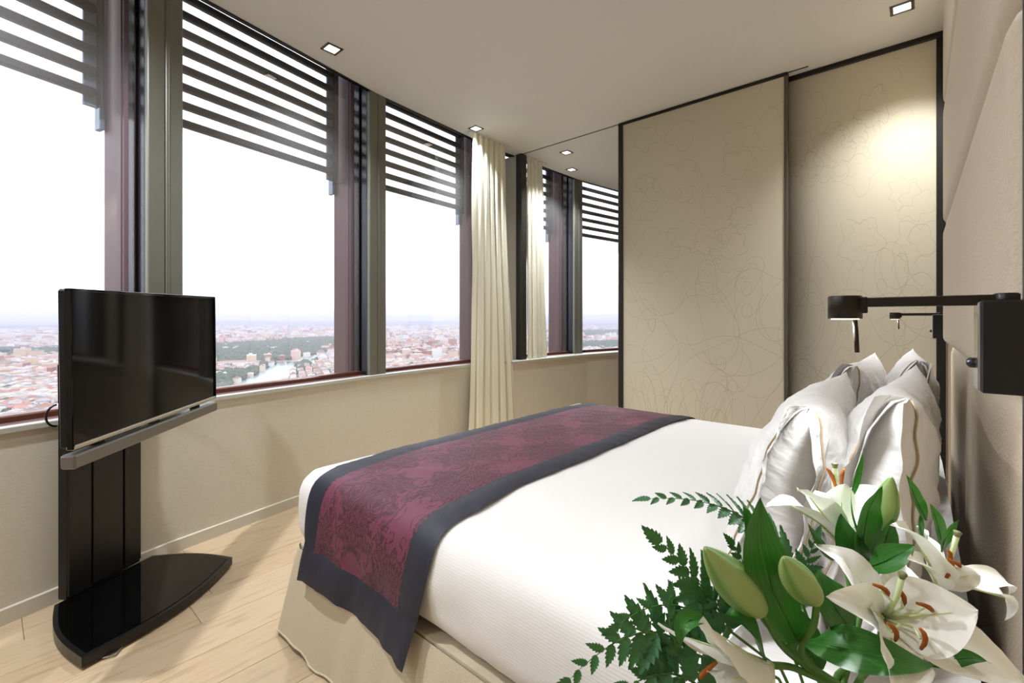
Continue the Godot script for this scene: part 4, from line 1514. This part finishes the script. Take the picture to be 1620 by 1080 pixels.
func make_city() -> void:
	rng.seed = 2024
	var ground := structure("ground")
	var gm := mat(Color.WHITE, 0.95)
	gm.albedo_texture = noise_tex(0.02, [Color(0.50, 0.47, 0.44), Color(0.42, 0.44, 0.38), Color(0.60, 0.54, 0.48), Color(0.45, 0.44, 0.42)], 512, 5, FastNoiseLite.TYPE_SIMPLEX, 8)
	triplanar(gm, Vector3(0.0011, 0.0011, 0.0011))
	part(ground, "plain", span(Vector3(-26000, GROUND - 20, -26000), Vector3(-60, GROUND, 9000), 0.0), gm)
	# hills on the horizon
	var hn := FastNoiseLite.new()
	hn.seed = 4
	hn.frequency = 1.0
	var hm := mat(Color(0.36, 0.40, 0.42), 0.95)
	var hills := structure("hills")
	for band in [[9500.0, 55.0, 0.0], [13500.0, 95.0, 30.0], [19000.0, 120.0, 70.0]]:
		part(hills, "ridge", done(grid(160, 6, func(u: float, v: float):
			var a := deg_to_rad(lerpf(150.0, 320.0, u))
			var r: float = band[0] + (v - 0.5) * 2600.0
			var h: float = maxf(0.0, band[1] * (0.62 + 0.55 * hn.get_noise_2d(u * 9.0 + band[2], band[2]) + 0.25 * hn.get_noise_2d(u * 40.0, band[2])))
			return Vector3(cos(a) * r, GROUND - 2.0 + h * sin(PI * v), sin(a) * r), Vector2.ONE)), hm)
	# river
	var river := px_poly([[330, 660], [372, 608], [402, 595], [424, 582], [440, 575.5], [466, 570.5], [490, 564], [514, 558.5], [560, 549], [640, 541.5], [644, 543], [566, 552.5], [522, 561], [504, 567.5], [478, 573.5], [468, 577], [466, 584], [456, 597], [440, 618], [418, 668]])
	var wst := st_new(false)
	var idx := Geometry2D.triangulate_polygon(river)
	for k in range(0, idx.size(), 3):
		tri(wst, v3(river[idx[k]], GROUND + 0.6), v3(river[idx[k + 1]], GROUND + 0.6), v3(river[idx[k + 2]], GROUND + 0.6), Vector3.UP)
	var rv := structure("river")
	var wm := mat(Color(0.55, 0.62, 0.63), 0.2)
	wm = bumpy(triplanar(wm, Vector3(0.03, 0.03, 0.03)), noise_tex(0.05, [], 256, 3), 6.0)
	part(rv, "water", done(wst), wm)
	# bridge over the river
	var b0 := at_y(449, 571.0, GROUND + 8)
	var b1 := at_y(513, 569.5, GROUND + 8)
	var bdir := (b1 - b0).normalized()
	var br := thing("river_bridge", "long pale bridge crossing the river among the trees", "bridge", Vector3(b0.x, GROUND, b0.z))
	br.basis = Basis(Vector3.UP, atan2(-bdir.z, bdir.x))
	var blen := b0.distance_to(b1)
	var stone := mat(Color(0.66, 0.63, 0.60), 0.9)
	part(br, "deck", span(Vector3(-20, 6.5, -6), Vector3(blen + 20, 8.2, 6), 0.2), stone)
	for k in 6:
		part(br, "pier", span(Vector3(blen * (k + 0.5) / 6.0 - 2, -1, -5), Vector3(blen * (k + 0.5) / 6.0 + 2, 6.6, 5), 0.2), stone)
	# zones, as outlines on the ground
	var parks := [
		px_poly([[335, 545], [420, 541], [470, 536], [545, 533], [600, 536], [590, 548], [530, 556], [490, 562], [440, 571], [400, 577], [338, 583]]),
		px_poly([[338, 590], [395, 586], [432, 574], [400, 594], [372, 606], [335, 650]]),
		px_poly([[464, 588], [468, 577], [498, 571], [488, 580], [470, 593]]),
		px_poly([[-30, 566], [-30, 551], [48, 553], [110, 550], [150, 556], [60, 567]]),
		px_poly([[840, 541], [1010, 541], [1010, 556], [840, 556]]),
		px_poly([[840, 523], [1010, 522], [1010, 534], [840, 534]]),
	]
	var axis := deg_to_rad(23.0)
	var flat := unit_house(0.0)
	var tiled := unit_house(0.32)
	var wallm := mat(Color.WHITE, 0.9)
	wallm.vertex_color_use_as_albedo = true
	var whites := [Color(0.85, 0.84, 0.84), Color(0.84, 0.79, 0.72), Color(0.80, 0.79, 0.80), Color(0.78, 0.69, 0.58), Color(0.80, 0.68, 0.63), Color(0.62, 0.44, 0.38)]
	var roofs := [Color(0.80, 0.76, 0.74), Color(0.66, 0.52, 0.46), Color(0.62, 0.60, 0.61), Color(0.66, 0.46, 0.40), Color(0.84, 0.82, 0.81), Color(0.54, 0.42, 0.38)]
	var plots := []         # [transform, wall index, roof index, tiled, distance, visible column]
	var trees := []
	for ring in [[480.0, 1500.0, 17.5], [1500.0, 3600.0, 38.0], [3600.0, 9000.0, 105.0]]:
		var cell: float = ring[2]
		var nmax := int(ring[1] / cell) + 2
		for i in range(-nmax, nmax):
			for j in range(-nmax, nmax):
				var p := Vector2((i + 0.5) * cell, (j + 0.5) * cell).rotated(axis)
				var r := p.length()
				if r < ring[0] or r >= ring[1] or p.x > -200.0:
					continue
				var s := pix(Vector3(p.x, GROUND, p.y))
				if s.z < 100.0 or s.x < -160.0 or s.x > 1080.0:
					continue
				p += Vector2(rng.randf_range(-0.05, 0.05), rng.randf_range(-0.05, 0.05)) * cell
				if in_poly(p, river):
					continue
				var park := false
				for q in parks:
					park = park or in_poly(p, q)
				var roll := rng.randf()
				if park and (roll < 0.955 or cell > 60.0):
					var many := 3 if cell < 20 else (9 if cell < 50 else 14)
					for k in many:
						var tp := p + Vector2(rng.randf_range(-0.55, 0.55), rng.randf_range(-0.55, 0.55)) * cell
						if not in_poly(tp, river):
							var sz := rng.randf_range(4.0, 8.0)
							trees.append([Vector3(tp.x, GROUND, tp.y), sz])
					continue
				if roll > 0.93 and not park:
					for k in 4:
						var tp := p + Vector2(rng.randf_range(-0.5, 0.5), rng.randf_range(-0.5, 0.5)) * cell
						trees.append([Vector3(tp.x, GROUND, tp.y), rng.randf_range(3.0, 6.0)])
					continue
				var block := hn.get_noise_2d(p.x * 0.004, p.y * 0.004)
				var sx := cell * rng.randf_range(0.55, 0.84)
				var sz2 := cell * rng.randf_range(0.55, 0.84)
				var h := rng.randf_range(6.0, 12.0)
				var wi := [0, 0, 1, 2, 0, 1, 3, 4][rng.randi() % 8] as int
				if cell > 20.0:
					h = rng.randf_range(9.0, 20.0) + (rng.randf_range(6.0, 22.0) if block > 0.25 else 0.0)
					sz2 *= rng.randf_range(0.4, 0.8)
					wi = [0, 1, 2, 3, 4, 4, 5, 2][rng.randi() % 8]
					if s.x > 600.0 and s.x < 760.0 and s.y > 551.0 and s.y < 566.0:
						wi = 5 if rng.randf() < 0.55 else 4
						h += 8.0
				if park:
					h = rng.randf_range(7.0, 12.0)
					sx = minf(sx, 26.0)
					sz2 = minf(sz2, 14.0)
					wi = 0
				if cell > 60.0:
					h = rng.randf_range(8.0, 26.0)
					sx *= 0.7
					if rng.randf() < 0.32:
						continue
				if s.x < 200.0 and s.y > 564.0 and s.y < 592.0 and rng.randf() < 0.6:
					wi = 3 if rng.randf() < 0.6 else 4
				var til := rng.randf() < (0.27 if cell < 20 else 0.2)
				var ri := ([1, 3, 5, 3][rng.randi() % 4] if til else [0, 2, 4, 0][rng.randi() % 4]) as int
				var turn := -axis + (rng.randf_range(-0.07, 0.07) if cell < 60 else rng.randf_range(-0.6, 0.6)) + (PI / 2 if rng.randf() < 0.5 else 0.0)
				var x := Transform3D(Basis(Vector3.UP, turn).scaled_local(Vector3(sx, h, sz2)), Vector3(p.x, GROUND, p.y))
				var vis := (s.x > 0.0 and s.x < 104.0) or (s.x > 345.0 and s.x < 528.0) or (s.x > 618.0 and s.x < 728.0)
				plots.append([x, wi, ri, til, r, vis and s.y > 508.0])
	plots.sort_custom(func(a, b): return a[4] < b[4])
	var wall_words := ["white", "cream", "pale grey", "ochre", "pink", "brick-red"]
	var roof_words := ["pale roof terrace", "red tiled roof", "grey roof terrace", "red tiled roof", "white roof terrace", "brown tiled roof"]
	var wall_mats := []
	var roof_mats := []
	for c in whites:
		wall_mats.append(mat(Color(c).linear_to_srgb() if false else c, 0.9))
	for c in roofs:
		roof_mats.append(mat(c, 0.9))
	var single := 0
	var wx := []
	var wc := []
	var fx := []
	var fc := []
	var tx := []
	var tc := []
	for q in plots:
		var x: Transform3D = q[0]
		# a little variety of tone from house to house
		var shape: Array = tiled if q[3] else flat
		if q[5] and single < 290:
			single += 1
			var label: String = "%s town house with %s in the city below" % [wall_words[q[1]], roof_words[q[2]]]
			var o := thing("town_house", label, "house", x.origin, label.replace(" in the city below", "s"))
			o.basis = x.basis
			part(o, "walls", shape[0], wall_mats[q[1]])
			part(o, "roof", shape[1], roof_mats[q[2]])
			continue
		var tone := rng.randf_range(0.88, 1.06)
		wx.append(x)
		wc.append((whites[q[1]] as Color).srgb_to_linear() * tone)
		if q[3]:
			tx.append(x)
			tc.append((roofs[q[2]] as Color).srgb_to_linear() * tone)
		else:
			fx.append(x)
			fc.append((roofs[q[2]] as Color).srgb_to_linear() * tone)
	multi("distant_houses", "walls of the countless distant city houses", "city", flat[0], wallm, wx, wc)
	multi("distant_flat_roofs", "pale flat roofs of the distant city", "roofs", flat[1], wallm, fx, fc)
	multi("distant_tiled_roofs", "red tiled roofs of the distant city", "roofs", tiled[1], wallm, tx, tc)
	var txf := []
	var tcol := []
	for t in trees:
		txf.append(Transform3D(Basis(Vector3.UP, rng.randf() * TAU).scaled_local(Vector3(t[1], t[1] * rng.randf_range(0.8, 1.2), t[1])), t[0]))
		var k := rng.randf()
		tcol.append(Color(0.055 + 0.035 * k, 0.085 + 0.04 * k, 0.05 + 0.02 * k))
	multi("park_trees", "dark green tree canopy of the riverside parks", "trees", blob_mesh(3), wallm, txf, tcol)
	# two large umbrella pines in the old quarter
	var pine_leaf := mat(Color(0.20, 0.26, 0.20), 0.95)
	var bark := mat(Color(0.33, 0.26, 0.21), 0.95)
	for d in [[6, 561, 1.0, "round-crowned dark pine at the edge of the old quarter"], [33, 560, 1.25, "wide flat-crowned dark pine beside the ochre houses"]]:
		var g := at_y(d[0], d[1], GROUND)
		var o := thing("umbrella_pine", d[3], "tree", g, "umbrella pines in the city")
		part(o, "trunk", done(tube([Vector3.ZERO, Vector3(0, 9, 0), Vector3(0.5, 16, 0)], func(u): return 1.3 - 0.5 * u, 8)), bark)
		var crown := part(o, "crown", blob_mesh(9), pine_leaf)
		crown.transform = Transform3D(Basis().scaled(Vector3(17, 8.5, 17) * d[2]), Vector3(0, 9, 0))
	# the red-fronted house and its grey neighbour, whose windows can be made out
	var face := func(o: Node3D, w: float, h: float, cols: int, rows: int, m: Material) -> void:
		for c in cols:
			for r in rows:
				part(o, "window", box(Vector3(w * 0.5 / cols, h * 0.42 / rows, 0.3), Vector3(w * ((c + 0.5) / cols - 0.5), h * ((r + 0.5) / rows), 0.08), 0.0), m)
	var dark := mat(Color(0.25, 0.24, 0.27), 0.4)
	for d in [[34, 652, 25.0, 9.0, 14.0, Color(0.74, 0.42, 0.32), 5, 2, 3, "long salmon-red house with five window bays near the window frame"], [71, 648, 14.0, 13.0, 14.0, Color(0.62, 0.62, 0.66), 4, 2, 2, "grey-fronted house with eight dark windows beside the salmon-red house"]]:
		var g := at_y(d[0], d[1], GROUND)
		var o := thing("city_house", d[9], "house", g)
		var to_eye := Vector3(-g.x, 0, -g.z).normalized()
		o.basis = Basis(Vector3.UP, atan2(to_eye.x, to_eye.z) + 0.2)
		part(o, "walls", span(Vector3(-d[2] / 2, 0, -d[4]), Vector3(d[2] / 2, d[3], 0), 0.0), mat(d[5], 0.9))
		var rf := part(o, "roof", tiled[1], roof_mats[3 if d[8] == 3 else 2])
		rf.transform = Transform3D(Basis().scaled(Vector3(d[2], 9.0, d[4])), Vector3(0, d[3] - 9.0, -d[4] / 2))
		face.call(o, d[2], d[3], d[6], d[7], dark)
	# white palace in the park and the tall white tower block
	for d in [[516, 553, 40.0, 26.0, "white palace with a small tower among the park trees"], [372, 580, 120.0, 22.0, "long white building with ochre end wall by the riverside park"]]:
		var g := at_y(d[0], d[1], GROUND)
		var o := thing("palace", d[4], "building", g)
		var to_eye := Vector3(-g.x, 0, -g.z).normalized()
		o.basis = Basis(Vector3.UP, atan2(to_eye.x, to_eye.z))
		part(o, "walls", span(Vector3(-d[2] / 2, 0, -20), Vector3(d[2] / 2, d[3] * 0.6, 0), 0.0), wall_mats[0])
		part(o, "tower", span(Vector3(d[2] * 0.25, 0, -18), Vector3(d[2] * 0.25 + 12, d[3], -4), 0.0), wall_mats[3])
		var rf := part(o, "roof", tiled[1], roof_mats[1])
		rf.transform = Transform3D(Basis().scaled(Vector3(d[2], 12, 20)), Vector3(0, d[3] * 0.6 - 12, -10))
	# brick bell towers over the far roofs
	for d in [[364.5, 540.0, 52.0, "reddish bell tower with pointed top left of the riverside park"], [405.0, 538.5, 44.0, "second slimmer bell tower beside the park trees"]]:
		var g := at_y(d[0], d[1], GROUND)
		var o := thing("bell_tower", (d[3] as String).replace(" left of", " behind"), "tower", g)
		part(o, "shaft", span(Vector3(-6, 0, -6), Vector3(6, d[2] * 0.72, 6), 0.0), wall_mats[5])
		part(o, "belfry", span(Vector3(-4.5, d[2] * 0.72, -4.5), Vector3(4.5, d[2] * 0.86, 4.5), 0.0), wall_mats[3])
		part(o, "spire", done(lathe([Vector2(5.0, d[2] * 0.86), Vector2(0.3, d[2])], 8)), roof_mats[5])
	# haze over the plain
	var fog := FogVolume.new()
	fog.name = "city_haze"
	fog.shape = RenderingServer.FOG_VOLUME_SHAPE_BOX
	fog.size = Vector3(25000, 330, 33000)
	fog.position = Vector3(-12500 - 30, GROUND - 5 + 165, -9000)
	var fm := FogMaterial.new()
	fm.density = 0.00012
	fm.albedo = Color(0.92, 0.915, 1.0)
	fog.material = fm
	fog.set_meta("kind", "stuff")
	fog.set_meta("label", "pale morning haze over the city")
	fog.set_meta("category", "haze")
	add_child(fog)

func _ready() -> void:
	setup_view()
	make_view()
	make_materials()
	make_shell()
	make_windows()
	make_facade()
	make_panels()
	make_curtain("floor-length cream curtain between the last window and the dark post", -2.93, -3.36, -2.86, -3.52, -3.03, 0.015, 6, 5)
	make_curtain("short cream curtain hanging to the sill beyond the dark post", -3.74, -4.0, -3.74, -4.08, -3.06, SILL + 0.004, 4, 6)
	make_bed()
	make_runner()
	make_headboard()
	make_pillow("front white pillow on the flower side, leaning on another pillow", Vector3(-0.255, 0.625, -1.24), 0.27, 0.72, 0.415, 0.19, 1, 0.03)
	make_pillow("rear white pillow on the flower side, against the headboard", Vector3(-0.095, 0.627, -1.25), 0.20, 0.70, 0.435, 0.17, 2, -0.02)
	make_pillow("front white pillow on the sliding panel side, leaning on another pillow", Vector3(-0.24, 0.625, -2.15), 0.25, 0.72, 0.415, 0.19, 3, -0.03)
	make_pillow("rear white pillow on the sliding panel side, against the headboard", Vector3(-0.08, 0.627, -2.16), 0.20, 0.70, 0.43, 0.17, 4, 0.02)
	make_lamp("bronze swing-arm reading lamp beside the flowers", -0.752)
	make_lamp("bronze swing-arm reading lamp beside the sliding panel", -2.688)
	make_tv()
	make_bedside()
	make_flowers()
	for s in SPOTS:
		make_downlight(s[0], s[1], s[2], s[3], s[4])
	make_city()
